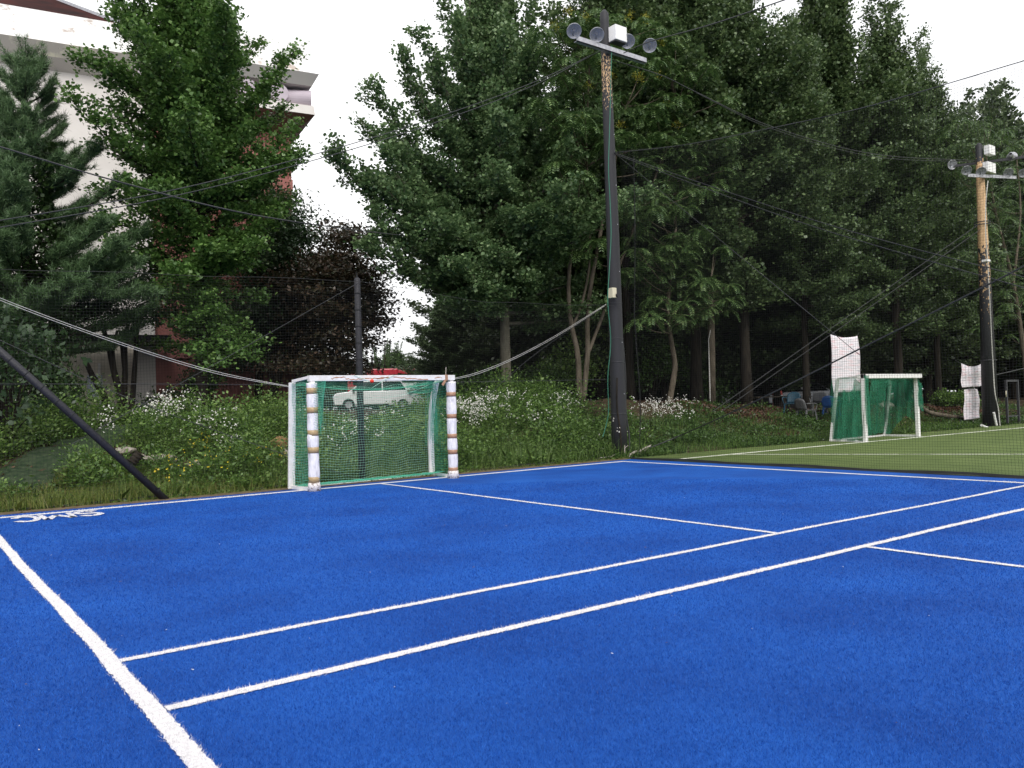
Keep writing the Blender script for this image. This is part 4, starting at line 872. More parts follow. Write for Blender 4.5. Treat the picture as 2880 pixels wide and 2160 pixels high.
pr = lambda q: np.array(q)-PB_
MB().tube([(0, 0, -.2), (0, 0, 1), (0, 0, 6), (-.05, 0, 11.1), (-.05, 0, 11.35), (-.05, 0, 11.44)], [.205, .195, .16, .115, .11, .04], 24).build('pole_shaft', M['pole1'], pole, smooth=True)
arm0, arm1 = pr(aty(1600, 102, 15.0)), pr(aty(1842, 150, 15.0)); arm1[2] = arm0[2] = (arm0[2]+arm1[2])/2
ac = (arm0+arm1)/2; A_ = np.array([-1.22, -.16, 10.33]); B_ = np.array([1.20, -.28, 10.33])
arm = MB(); arm.box((A_[0], -.24, 10.27), (B_[0], -.21, 10.40)); arm.box((A_[0], -.24, 10.27), (B_[0], -.12, 10.285)); arm.build('crossarm', M['metal'], pole)
for px, py in ((1613, 88), (1677, 99), (1764, 117), (1826, 129)):
    q = pr(aty(px, py, 14.9)); lamp(pole, (q[0], -.32, q[2]), (7-PB_[0], 3-PB_[1], 0), .185)
q0, q1 = pr(aty(1697, 66, 14.95)), pr(aty(1735, 116, 14.95))
MB().box((-.04, -.38, q1[2]-.02), (.36, -.12, q0[2]+.02)).build('control_box', M['boxw'], pole, bevel=.01)
MB().box((-.04, -.36, q1[2]-.05), (.36, -.14, q1[2]-.022)).build('box_base', M['dmetal'], pole)
pts = [pr(aty(px, py, 15.0)) for px, py in [(1719, 130), (1717, 200), (1714, 330), (1710, 470), (1714, 560), (1717, 660), (1712, 760), (1708, 850), (1716, 960), (1708, 1060), (1710, 1150), (1706, 1190), (1695, 1230)]]
for p in pts[:11]: p[1] = -.22
MB().tube(catmull(pts, 8), .011, 6).build('green_cable', mat('green_cable_skin', (.03, .16, .10), None, rough=.5), pole, smooth=True)
for z in (1.1, 2.4, 3.0, 3.9, 5.35, 7.75, 7.85): MB().lathe([(-.012, .21-.0095*z), (0, .222-.0095*z), (.012, .21-.0095*z)], (0, 0, z), (0.02, 0, 1), 20).build('strap', M['dmetal'] if z > 2 else M['rope'], pole, smooth=True)
cam_ = MB().box((-.36, -.3, 4.0), (-.22, -.12, 4.25)).build('sensor_box', M['cream'], pole, bevel=.008); MB().lathe([(0, .05), (.05, .05), (.05, .001)], (-.22, -.31, 4.06), (0, -1, 0), 12).build('sensor_eye', M['black'], cam_)
MB().bar((-.22, -.2, 4.05), (-.05, 0, 4.0), .03).build('bracket', M['metal'], pole)
MB().tube(catmull([(-.17, -.16, 2.0), (-.2, -.16, 1.3), (-.16, -.2, .7), (-.13, -.2, .2), (-.1, -.2, .02)], 6), .02, 6).build('chain', M['barkd'], pole)
for z in (1.6, 2.9, 4.7, 5.9, 6.9, 8.2, 9.0): MB().tube([(.03, -.18+.0095*z, z), (.03, -.215+.0095*z, z)], .012, 8).build('bolt', M['metal'], pole)
# flexible black duct along the pole
MB().tube(catmull([(.2, .02, 3.5), (.28, 0, 2.2), (.24, -.02, 1.2), (.3, -.05, .5), (.22, -.1, 0)], 6), .022, 8).build('black_rope', M['rope'], pole)
# net gathered beside the pole
for k in range(1):
    mb = MB(); 
    for j in range(5): strands(mb, catmull([(.32+.008*j, -.5, 7.6), (.36+.03*math.sin(j), -.42, 5.5), (.30+.02*math.sin(j*2), -.38, 3.5), (.34+.01*j, -.42, 1.5), (.28, -.4, .02)], 8), .005)
    o = mb.build('net_cord_bundle', M['netblk'], loc=tuple(PB_)); tag(o, 'black net edge cords gathered just right of the near floodlight pole', 'net cord')
# far pole
PF = np.array([34.9, 14.95, 0]); pf = empty('floodlight_pole', tuple(PF), 'distant floodlight pole of bare ochre wood with two crossarms and two pale boxes', 'floodlight pole')
MB().tube([(0, 0, -.2), (0, 0, 6), (0, 0, 11.2), (0, 0, 11.3)], [.30, .21, .13, .05], 20).build('pole_shaft', M['pole2'], pf, smooth=True)
fr = lambda px, py, y=14.75: aty(px, py, y)-PF
a_, c_ = fr(2717, 494), fr(2853, 500); MB().bar((a_[0], -.25, a_[2]), (c_[0], -.25, c_[2]), .06, .12).build('crossarm', M['metal'], pf)
for px, py in ((2708, 484), (2749, 487), (2826, 490), (2868, 491)): q = fr(px, py); lamp(pf, (q[0], -.34, q[2]+.03), (-12, -9, 0), .19)
cd = CR*.8+CF*1.2; a_ = fr(2775, 455, 14.95)
p_, q_ = atx(2700, 478, 34.4)-PF, atx(2835, 420, 35.6)-PF
MB().bar(a_-np.array([.55, -1.05, .0])*1.0, a_+np.array([.75, -1.35, 0]), .06, .1).build('crossarm', M['dmetal'], pf)
for t in (.55, 1.0): lamp(pf, a_+np.array([.75, -1.35, 0])*t+np.array([.1, 0, .1]), (.9, .2, -.25), .2, back=True)
lamp(pf, a_-np.array([.55, -1.05, 0])+np.array([-.1, 0, .05]), (-.5, -.8, -.3), .2, back=True)
for (x0, y0, x1, y1) in ((2766, 456, 2789, 491), (2770, 409, 2787, 440)):
    p_, q_ = fr(x0, y0, 14.7), fr(x1, y1, 14.7); MB().box((p_[0], -.42, q_[2]), (q_[0], -.2, p_[2])).build('control_box', M['boxw'], pf, bevel=.01)
pts = [fr(*p, 14.72) for p in [(2771, 510), (2766, 560), (2764, 640), (2770, 740), (2779, 900), (2784, 1000), (2790, 1100), (2800, 1150), (2805, 1200)]]
for p in pts: p[1] = -.33
MB().tube(catmull(pts, 6), .02, 6).build('white_cable', M['wrope'], pf)
for z in (2.6, 8.0, 8.1): MB().lathe([(-.02, .30), (.0, .31), (.02, .30)], (0, 0, z), (0, 0, 1), 16).build('strap', M['dmetal'], pf)
q = fr(2762, 737); MB().box((q[0]-.25, -.5, q[2]-.03), (q[0]+.05, -.3, q[2]+.05)).build('small_lamp', M['white'], pf)

# net post and slanting pole
pb = np.array([7.44, 14.95, 0]); np_ = empty('net_post', tuple(pb), 'black wrapped post standing behind the goal and holding the net', 'post')
MB().tube([(0, 0, -.1), (0, 0, 2), (0, 0, 4.0), (0, 0, 4.03)], [.07, .068, .062, .03], 16).build('post_shaft', M['black'], np_, smooth=True)
for z in np.arange(.4, 4, .33): MB().lathe([(-.006, .069), (.006, .072), (.018, .069)], (0, 0, z), (.1, .05, 1), 14).build('tape_seam', M['netblk'], np_)
MB().tube([(0, 0, 0), (-.02, -.02, .13)], [.03, .001], 8).build('top_tie', M['netblk'], np_).location = (0, 0, 4.0)
p = aty(470, 1408, 14.62); q = aty(-140, 868, 14.62)
o = empty('slanting_pole', (p[0], p[1], 0), 'thick black pole leaning out of the left edge down to the court edge', 'pole'); d_ = q-p; d_[1] = 0
MB().tube([(0, 0, -.03), (d_[0]*.5, 0, d_[2]*.5), (d_[0], 0, d_[2])], .058, 14).build('pole_shaft', M['black'], o, smooth=True)
for t in np.arange(.05, 1, .07): MB().lathe([(-.004, .058), (.006, .061), (.016, .058)], d_*t, d_, 14).build('tape_seam', M['netblk'], o)

# ------------------------------------------------------------------ safety nets
def bignet(name, lab, P, w, m, hem=None):
    mb = MB(); netgrid(mb, P, w); o = mb.build(name, m); tag(o, lab, 'net'); return o
x = np.arange(-7, 14.42, .05); z = np.arange(0, 1.0001, 1/76); Xn, Zn = np.meshgrid(x, z, indexing='ij')
top = np.interp(x, [-7, 1.34, 7.44, 10.5, 14.4], [3.55, 3.74, 3.95, 3.68, 3.78])[:, None]
P = np.stack([Xn+.012*np.sin(Zn*9+Xn*3), 14.86+.05*np.sin(Xn*.9)*np.sin(Zn*3)+.01*np.sin(Xn*9), .03+Zn*(top-.03)+.012*np.sin(Xn*2.3+Zn*7)], -1)
mb = MB()
for i in range(P.shape[0]): strands(mb, P[i, ::6], .0023)
for j in range(P.shape[1]): strands(mb, P[::5, j], .0023)
for j in (0, P.shape[1]-1): strands(mb, P[::4, j], .009 if j else .03)
o = mb.build('safety_net', M['netblk']); tag(o, 'low black mesh net running behind the goal along the bank', 'net')
y = np.arange(-1.5, 14.6, .05); z = np.linspace(0, 1, 148); Yn, Zn = np.meshgrid(y, z, indexing='ij')
top = np.interp(y, [-1.5, 5.5, 8, 12, 14.6], [7.3, 6.64, 6.68, 7.1, 7.6])[:, None]
P = np.stack([14.44+.05*np.sin(Yn*.7)*np.sin(Zn*4)+.012*np.sin(Yn*8), Yn+.015*np.sin(Zn*15+Yn*2), .02+Zn*(top-.02)+.012*np.sin(Yn*2.1+Zn*9)], -1)
mb = MB()
for i in range(P.shape[0]): strands(mb, P[i, ::7], .0028)
for j in range(P.shape[1]): strands(mb, P[::5, j], .0028)
strands(mb, P[::4, 0], .05)
o = mb.build('safety_net', M['netblk']); tag(o, 'tall black mesh net between the blue court and the green pitch', 'net')

# ------------------------------------------------------------------ cables, ropes and wires
def cable(lab, pts, r=.008, m='rope', sag=0, n=16, name='cable', cat='cable'):
    if len(pts) == 2:
        t = np.linspace(0, 1, n)[:, None]; P = np.array(pts[0])+(np.array(pts[1])-np.array(pts[0]))*t; P[:, 2] -= sag*4*(t*(1-t))[:, 0]
    else: P = catmull(pts, 8)
    c = P[0].copy(); o = MB().tube(P-c, r, 5).build(name, M[m], loc=tuple(c)); tag(o, lab, cat); return o
cable('thick dark cable sagging across the left pine and left ginkgo to the centre ginkgo', [aty(-150, 372, 16), aty(0, 413, 16), aty(330, 510, 16), aty(700, 602, 16), aty(1040, 652, 19), aty(1200, 668, 22)], .014)
for k, dz in enumerate((0, -.11)):
    cable(['upper', 'lower'][k]+' of the twin cables from the left edge to the near floodlight pole head', [aty(-200, 652, 15.2)+[0, 0, dz], aty(0, 620, 15.2)+[0, 0, dz], aty(460, 540, 15.2)+[0, 0, dz], aty(820, 452, 15.2)+[0, 0, dz], aty(1160, 352, 15.2)+[0, 0, dz], aty(1480, 240, 15.2)+[0, 0, dz*.7], aty(1690, 142, 15.2)], .009)
for k, (dz, r) in enumerate(((0, .0042), (-.035, .0042))):
    cable(['upper', 'lower'][k]+' strand of the white rope slanting from the left edge down to the goal', [aty(-200, 745, 14.8)+[0, 0, dz], aty(0, 838, 14.8)+[0, 0, dz], aty(330, 960, 14.75)+[0, 0, dz], aty(600, 1043, 14.7)+[0, 0, dz], aty(832, 1090, 14.5)+[0, 0, dz*.3]], r, 'wrope', name='rope', cat='rope')
    cable(['upper', 'lower'][k]+' strand of the white rope slanting from the near floodlight pole down to the goal', [np.array([8.9, 14.0, 1.95])+[0, 0, dz*.4], aty(1340, 1048, 14.5)+[0, 0, dz], aty(1440, 1008, 14.7)+[0, 0, dz], aty(1560, 945, 14.9)+[0, 0, dz], aty(1705, 855, 15.1)+[0, 0, dz*.5]], r, 'wrope', name='rope', cat='rope')
cable('thin level wire crossing the low net from the left edge to the near floodlight pole', [aty(-200, 1080, 14.82), aty(400, 1080, 14.82), aty(830, 1081, 14.82), aty(1280, 1075, 14.82), aty(1706, 1067, 15.0)], .005, name='wire', cat='wire')
cable('thin dark guy wire from the top of the net post down to the left', [aty(1005, 797, 14.9), aty(620, 1015, 14.86), aty(200, 1250, 14.8)], .006, name='wire', cat='wire')
cable('thin dark guy wire from the left edge sloping down behind the goal', [aty(-60, 930, 14.82), aty(400, 1135, 14.82), aty(835, 1290, 14.82), aty(1000, 1345, 14.82)], .006, name='wire', cat='wire')
cable('thin black cord from the near floodlight pole down to the bank behind the goal', [aty(1700, 862, 15), aty(1500, 1000, 15), aty(1330, 1150, 15.2)], .005, name='wire', cat='wire')
P1 = PB_+[0.05, -.1, 7.75]
for k, (e, mid, mid2) in enumerate((((3000, 812), (1920, 497), (2358, 640)), ((3000, 842), (1920, 506), (2297, 640)))):
    cable(['upper', 'lower'][k]+' of two cables from the near floodlight pole middle to the right edge', [P1+[0, 0, -.03*k], atx(*mid, 14.5), atx(*mid2, 14.5), atx(2880, (779, 809)[k], 14.5), atx(*e, 14.5)], .0085)
cable('top rope of the tall net rising from the near floodlight pole to the right edge', [P1, atx(1920, 408, 14.46), atx(2180, 358, 14.46), atx(2458, 295, 14.46), atx(2880, 171, 14.46), atx(3100, 110, 14.46)], .009, name='rope', cat='rope')
cable('dark cable leaving the head of the near floodlight pole up to the top edge', [PB_+[.3, -.3, 10.3], atx(1826, 118, 14.2), atx(1990, 72, 13.2), atx(2200, 2, 12), atx(2400, -70, 11)], .012)
cable('dark cable strung from the near floodlight pole head to the far pole', [PB_+[.1, 0, 10.2], aty(1860, 212, 15.2), aty(1960, 260, 15.2), aty(2176, 358, 15.1), aty(2462, 434, 15.0), aty(2750, 452, 15.0)], .012)
cable('second cable close below the one joining the two floodlight poles', [aty(1960, 262, 15.2), aty(2176, 364, 15.1), aty(2462, 441, 15.0), aty(2750, 456, 15.0)], .010)
for k in range(2):
    cable(['left', 'right'][k]+' one of two guy cables from the far pole down past the large banner', [PF+[-.2, 0, 8.05-.25*k], thit(1989+24*k, 1168)], .014)
cable('black guy rope from the right edge down to the foot of the near floodlight pole', [atx(3050, 640, 14.6), atx(2880, 748, 14.6), atx(2400, 990, 14.7), atx(2100, 1140, 14.8), aty(1920, 1222, 15.0), aty(1826, 1260, 15.1)], .016)
cable('thin diagonal cord across the tall net over the large banner', [P1, atx(2080, 720, 14.47), atx(2420, 1000, 14.47)], .006, name='wire', cat='wire')
cable('dark wire joining the far floodlight pole to the right edge', [aty(2798, 1055, 14.9), aty(2950, 1020, 14.9)], .02, name='wire', cat='wire')

# ------------------------------------------------------------------ foot of the near pole: broken branches
def branch(pts, r0, r1, lab, m='wood', name='branch'):
    P = [aty(px, py, 14.95) for px, py in pts]; c = P[0].copy(); mb = MB(); Q = catmull([p-c for p in P], 5); mb.tube(Q, np.linspace(r0, r1, len(Q)), 7)
    k = len(Q)//2; mb.tube([Q[k], Q[k]+np.array([.08, .05, -.14])], [r1, .004], 5); mb.tube([Q[-3], Q[-3]+np.array([.12, 0, .05])], [r1, .004], 5); o = mb.build(name, M[m], loc=tuple(c)); tag(o, lab, 'branch')
branch([(1765, 1285), (1785, 1272), (1800, 1268), (1815, 1260), (1829, 1254)], .04, .018, 'pale broken branch at the foot of the near floodlight pole, pointing right')
branch([(1756, 1287), (1757, 1270), (1757, 1252)], .02, .01, 'short upright white stick at the foot of the near floodlight pole')
branch([(1684, 1289), (1705, 1286), (1729, 1284)], .02, .012, 'flat pale stick lying left of the foot of the near floodlight pole')
def rockmesh(s, seed):
    import bmesh
    bm = bmesh.new(); bmesh.ops.create_icosphere(bm, subdivisions=3, radius=1); rg = np.random.default_rng(seed); f = rg.normal(0, 1, (4, 3))
    for v in bm.verts:
        p = np.array(v.co); k = 1+sum(.07*math.sin(2.2*(p@f[i])+i) for i in range(4))+.02*rg.normal(); v.co = Vector(p*k*np.array(s))
    me = bpy.data.meshes.new('rock'); bm.to_mesh(me); bm.free(); return me
def rock(px, py, s, seed, lab, m='stone', dep=None, name='rock'):
    p = thit(px, py); me = rockmesh(s, seed); me.materials.append(M[m]); o = finish(name, me, smooth=False); o.location = (p[0], p[1], p[2]+s[2]*.35); o.rotation_euler = (0, 0, seed); tag(o, lab, 'rock')
rock(1815, 1280, (.13, .1, .12), 3, 'grey stone hanging in the broken branch by the near floodlight pole')
rock(350, 1272, (.30, .2, .09), 4, 'flat pale rock on the bank just right of the slanting pole')
rock(388, 1296, (.24, .16, .10), 5, 'small white rock beside the dark stump on the bank')
rock(452, 1300, (.34, .2, .12), 6, 'long pale rock half covered by weeds left of the goal')
rock(815, 1285, (.26, .2, .16), 7, 'grey rock touching the left side of the goal')
rock(785, 1255, (.24, .2, .17), 8, 'tan rock behind the left side of the goal', 'stoneb')
rock(190, 1200, (.48, .35, .26), 9, 'rounded tan boulder at the top of the matting path', 'stoneb')
rock(1288, 1130, (.28, .22, .16), 10, 'pale boulder on the bank crest right beside the goal crossbar')
rock(560, 1310, (.3, .2, .09), 11, 'buried flat rock in the middle of the weeds left of the goal')
rock(2282, 1176, (.22, .16, .12), 12, 'small pale rock below the wicker chair')
rock(2490, 1150, (.5, .35, .22), 13, 'brown rock under the far goal crossbar on the bank')
def log(pts, r, lab, m='stone', name='log', y=16.2):
    P = [aty(px, py, y) for px, py in pts]; c = P[0].copy(); Q = catmull([p-c for p in P], 6); o = MB().tube(Q, r*(1+.15*np.sin(np.arange(len(Q))*1.7)), 9).build(name, M[m], loc=tuple(c), smooth=True); tag(o, lab, 'log')
log([(2588, 1143), (2610, 1158), (2640, 1166), (2680, 1172), (2715, 1176)], .085, 'long brown log lying on the bank right of the far goal', 'bark')
log([(370, 1302), (380, 1290), (392, 1275)], .09, 'dark rotten stump between the pale rocks', 'barkd', 'stump', 16.3)

# ------------------------------------------------------------------ banners, chairs and bits under the trees
def banner(x0, y0, x1, y1, Y, seed, lab, skew=0, sagt=.08, taper=0):
    a = aty(x0, y0, Y); b_ = aty(x1, y0, Y); c = aty(x0, y1, Y); z1 = a[2]; z0 = c[2]; w = b_[0]-a[0]; u = np.linspace(0, 1, 20); v = np.linspace(0, 1, 24); U, Vv = np.meshgrid(u, v, indexing='ij')
    P = np.stack([w*(U-.5)*(1-taper*Vv)+skew*Vv, .02*np.sin(U*9+Vv*4)+.02*np.sin(Vv*7), (z0-z1)+(z1-z0)*Vv-sagt*np.sin(U*math.pi)*Vv**2+.04*U*(1-Vv)], -1)
    loc = ((a[0]+b_[0])/2, Y, z1); o = empty('hanging_banner', loc, lab, 'banner'); sh = MB().sheet(P).build('banner_cloth', M['banner'], o, smooth=True); md = sh.modifiers.new('thickness', 'SOLIDIFY'); md.thickness = .006
    MB().tube([P[0, -1], P[0, -1]+[-.25, .1, .12]], .008, 4).build('tie_cord', M['rope'], o); MB().tube([P[-1, -1], P[-1, -1]+[.25, .1, .12]], .008, 4).build('tie_cord', M['rope'], o)
    q = P[10, 0]; MB().tube([q, q+[.02, 0, -.25], q+[0, 0, -.4]], .012, 4).build('tie_cord', M['wrope'], o)
banner(2338, 941, 2415, 1105, 16.4, 1, 'large faded pinkish white banner hung between the trunks left of the far goal', skew=-.05)
banner(2703, 1022, 2763, 1090, 15.6, 2, 'small square pale banner hung left of the far floodlight pole', sagt=.12)
banner(2709, 1096, 2752, 1182, 15.7, 3, 'small narrow pink banner hanging below the square one', sagt=-.03, taper=.1)
def chair(px, py, Y, lab, m, rz, arm=True, zoff=0):
    p = aty(px, py, Y); p[2] = onz(p[0], Y); o = empty('garden_chair', tuple(p), lab, 'chair', rz=rz)
    s = .44; MB().box((-.24, -.22, s-.03), (.24, .24, s)).build('seat', M[m], o, bevel=.01)
    u = np.linspace(-1, 1, 9); v = np.linspace(0, 1, 6); U, Vv = np.meshgrid(u, v, indexing='ij'); P = np.stack([.25*U*(1+.1*Vv-.25*Vv**4), .24+.12*Vv-.05*(1-U**2)*-1, s+.42*Vv-.06*Vv*U**2], -1)
    bk = MB().sheet(P).build('backrest', M[m], o, smooth=True); md = bk.modifiers.new('thickness', 'SOLIDIFY'); md.thickness = .025
    for sx in (-1, 1):
        MB().bar((sx*.22, -.2, s-.02), (sx*.27, -.25, 0), .05).build('leg', M[m], o); MB().bar((sx*.22, .22, s-.02), (sx*.26, .32, 0), .05).build('leg', M[m], o)
        if arm: MB().tube(catmull([(sx*.26, -.2, s), (sx*.29, -.22, s+.18), (sx*.29, -.05, s+.23), (sx*.27, .27, s+.22)], 5), .022, 6).build('armrest', M[m], o)
chair(2338, 1150, 17.6, 'bright blue plastic chair beside the far goal under the large banner', 'blue', 1.9)
chair(2228, 1142, 18.4, 'dark teal plastic chair left of the thick tree trunk', 'teal', -1.2)
chair(2268, 1150, 17.8, 'pale grey garden chair touching the thick tree trunk', 'grey', 1.4)
chair(2303, 1152, 18.2, 'low grey wicker armchair between the pale chair and the blue chair', 'grey', 2.3)
p = aty(2165, 1135, 19.5); p[2] = onz(p[0], 19.5); o = empty('wooden_bench', tuple(p), 'dark low wooden bench under the trees left of the chairs', 'bench')
MB().box((-1.0, -.2, .40), (1.0, .2, .45)).build('seat', M['barkd'], o)
for sx in (-.7, .7): MB().box((sx-.06, -.18, 0), (sx+.06, .18, .398)).build('leg', M['barkd'], o)
p = aty(2238, 1138, 19.0); p[2] = onz(p[0], 19); o = empty('plastic_tub', tuple(p), 'whitish plastic tub standing behind the dark teal chair', 'tub'); MB().lathe([(0, .001), (0, .2), (.6, .25), (.62, .27), (.60, .24), (.05, .18)], (0, 0, 0), (0, 0, 1), 18).build('tub_body', M['grey'], o, smooth=True)
# grey wooden post with white cable
p = aty(2003, 1140, 20.2); p[2] = onz(p[0], 20.2); o = empty('wooden_post', tuple(p), 'straight grey wooden post with a white cable under the compound leaved trees', 'post')
t_ = aty(2003, 930, 20.2)-p; MB().tube([(0, 0, -.1), (t_[0], 0, t_[2]+1.5)], [.14, .12], 12).build('post_shaft', M['bark'], o, smooth=True)
MB().tube([(-.22, -.1, 0), (-.2, -.1, 2.5), (-.22+t_[0], -.1, t_[2])], .018, 5).build('white_cable', M['wrope'], o)
# black gate frame and paddle near far pole
p = aty(2838, 1197, 14.9); o = empty('gate_frame', (p[0], 14.95, 0), 'thin black metal gate frame right of the far floodlight pole', 'gate'); w_ = aty(2870, 1190, 14.9)[0]-p[0]; h_ = aty(2838, 1068, 14.9)[2]
for xx in (0, w_): MB().box((xx-.04, -.04, 0), (xx+.04, .04, h_)).build('upright', M['dmetal'], o)
MB().box((.04, -.03, h_-.08), (w_-.04, .03, h_)).build('top_rail', M['dmetal'], o); MB().box((.04, -.02, .3), (w_-.04, .02, .35)).build('lower_rail', M['dmetal'], o)
MB().lathe([(0, .001), (0, .13), (.03, .13), (.03, .001)], (-.22, -.05, aty(2827, 1108, 14.9)[2]), (.3, -1, 0), 18).build('round_plate', M['cream'], o).scale = (.8, 1, 1)
for i, (pts, lab) in enumerate([([(2795, 1160), (2799, 1180), (2803, 1196)], 'white pipe leaning against the foot of the far floodlight pole'), ([(2760, 1196), (2775, 1202), (2789, 1206)], 'white pipe lying on the grass left of the far floodlight pole')]):
    P = [aty(a, b_, 14.6) for a, b_ in pts]; c = P[0].copy(); o = MB().tube([q-c for q in P], .045, 8).build('pipe', M['white'], loc=tuple(c)); tag(o, lab, 'pipe')

# ------------------------------------------------------------------ vehicles
def vehicle(name, lab, cat, loc, rz, prof_body, prof_glass, w, m, wheels, arches=True, s=1.):
    o = empty(name, loc, lab, cat, rz=rz); o.scale = (s, s, s)
    def extr(prof, w0, w1=None, zsplit=None):
        w1 = w1 or w0; V = []; n = len(prof); zs = [p[1] for p in prof]; z0, z1 = min(zs), max(zs)
        for sg in (-1, 1):
            for x_, z_ in prof: t = (z_-z0)/(z1-z0); V.append((x_, sg*(w0+(w1-w0)*t)/2, z_))
        F = [tuple(range(n-1, -1, -1)), tuple(range(n, 2*n))]+[(i, (i+1) % n, n+(i+1) % n, n+i) for i in range(n)]; return MB().add(V, F)
    extr(prof_body, w, w*.97).build('body', M[m], o, bevel=.04); return o, extr
def wheels_(o, xs, w, r=.33):
    for x_ in xs:
        for sg in (-1, 1):
            t = MB().lathe([(-.11, r*.6), (-.11, r), (.11, r), (.11, r*.6)], (x_, sg*(w/2-.10), r), (0, 1, 0), 22).build('wheel', M['tyre'], o, smooth=False)
            MB().lathe([(-.09, .001), (-.1, r*.55), (.1, r*.55), (.09, .001)], (x_, sg*(w/2-.10), r), (0, 1, 0), 16).build('rim', M['metal'], t)
def carlab(name, lab, px, depth, zt, rz, kind, m, s=1.):
    fwd = CF.copy(); d = ray(px, 1120); P = CAMP+d*depth; z = onz(P[0], P[1]) if zt is None else zt
    if kind == 'suv':
        pb_ = [(-2.15, .35), (-2.2, .85), (-2.05, 1.05), (-1.2, 1.14), (2.1, 1.14), (2.25, .9), (2.25, .35)]; pg = [(-1.25, 1.12), (-.45, 1.74), (1.75, 1.76), (2.12, 1.12)]
    elif kind == 'sedan':
        pb_ = [(-2.2, .3), (-2.25, .65), (-2.1, .8), (-1.1, .92), (1.7, .95), (2.2, .9), (2.25, .3)]; pg = [(-1.1, .9), (-.3, 1.38), (1.0, 1.4), (1.75, .93)]
    o, extr = vehicle(name, lab, 'car' if kind != 'suv' else 'car', (P[0], P[1], z), rz, pb_, pg, 1.8, m, None, s=s)
    n = len(pg); zt_ = pg[1][1]; roof = [(pg[1][0]-.02, zt_-.05), (pg[1][0]+.05, zt_+.02), (pg[2][0]-.05, zt_+.02), (pg[2][0]+.05, zt_-.05)]
    extr(pg, 1.66, 1.36).build('windows', M['glass'], o); extr(roof, 1.46, 1.36).build('roof', M[m], o, bevel=.02)
    for sg in (-1, 1):
        for x0, x1 in ((pg[0][0], pg[1][0]), (pg[3][0], pg[2][0]), ((pg[1][0]+pg[2][0])/2,)*2):
            MB().bar((x0, sg*.835, pg[0][1]), (x1, sg*.685, zt_), .07, .05).build('pillar', M[m], o)
        MB().lathe([(-.03, .001), (-.03, .12), (.03, .10), (.04, .001)], (pb_[1][0]+.02, sg*.68, pb_[1][1]-.05), (-1, 0, 0), 14).build('headlight', M['lens'], o)
        MB().box((pb_[-2][0]-.02, sg*.72-.1, pb_[-2][1]-.15), (pb_[-2][0]+.02, sg*.72+.1, pb_[-2][1]+.05)).build('tail_light', M['red'], o)
        MB().box((pg[0][0]+.15, sg*.98-.1, pg[0][1]+.02), (pg[0][0]+.28, sg*.98+.1, pg[0][1]+.18)).build('mirror', M['dmetal'], o, bevel=.02)
    MB().box((pb_[0][0]-.04, -.86, .32), (pb_[0][0]+.1, .86, .55)).build('bumper', M['dmetal' if kind == 'suv' else m], o, bevel=.02)
    wheels_(o, (-1.35, 1.4), 1.84, .36 if kind == 'suv' else .32); return o
wd = math.atan2(CR[1], CR[0])
carlab('parked_car', 'white tall car parked nose left behind the goal, seen through its net', 1042, 52, None, wd+R(14), 'suv', 'carw', 1.04)
carlab('parked_car', 'low white car behind the right end of the goal, right of the red truck', 1205, 50, None, wd-R(8), 'sedan', 'carw')
carlab('parked_car', 'dark silver car half hidden on the bank crest right of the goal', 1325, 46, None, wd+R(10), 'sedan', 'cars')
carlab('parked_car', 'white car glimpsed between the trunks left of the thick dark trunk', 2120, 50, None, wd, 'sedan', 'carw')
carlab('parked_car', 'silver car glimpsed right behind the thick dark trunk and the chairs', 2235, 47, None, wd+R(15), 'sedan', 'cars')
d = ray(1085, 1120); Pt = CAMP+d*59; o = empty('crane_truck', (Pt[0], Pt[1], onz(Pt[0], Pt[1])), 'red truck with a folded crane boom behind the white tall car', 'truck', rz=wd+R(8))
MB().box((-2.6, -1.0, .9), (-.9, 1.0, 2.55)).build('cab', M['red'], o, bevel=.12); MB().box((-2.64, -.85, 1.75), (-2.58, .85, 2.35)).build('windscreen', M['glass'], o)
MB().box((-2.2, -1.02, 1.75), (-1.3, -1.0, 2.3)).build('side_window', M['glass'], o); MB().box((-.8, -1.05, 1.15), (3.1, 1.05, 1.3)).build('bed', M['red'], o)
MB().box((.2, -1.07, 1.35), (3.0, -1.0, 1.85)).build('side_board', M['white'], o); MB().box((-.7, -.3, 1.3), (-.1, .3, 2.6)).build('crane_column', M['red'], o, bevel=.03)
V = MB(); V.box((-1.4, -.3, 2.42), (.9, .2, 2.9)); V.build('crane_boom', M['red'], o, bevel=.08); MB().bar((.9, -.05, 2.7), (2.0, -.05, 2.5), .3, .22).build('crane_boom', M['red'], o, bevel=.02); MB().tube([(1.3, -.1, 2.8), (2.1, -.1, 2.8)], .12, 10).build('hydraulic_ram', M['red'], o)
MB().bar((.1, -.25, 2.6), (.3, -.25, 1.35), .3).build('stay', M['red'], o); MB().bar((3.05, -.9, 1.9), (3.05, -.9, .7), .12).build('tail_post', M['red'], o); MB().bar((1.2, -.9, .7), (3.05, -.9, 1.3), .08).build('stay', M['red'], o)
wheels_(o, (-1.9, 1.9), 2.0, .42)
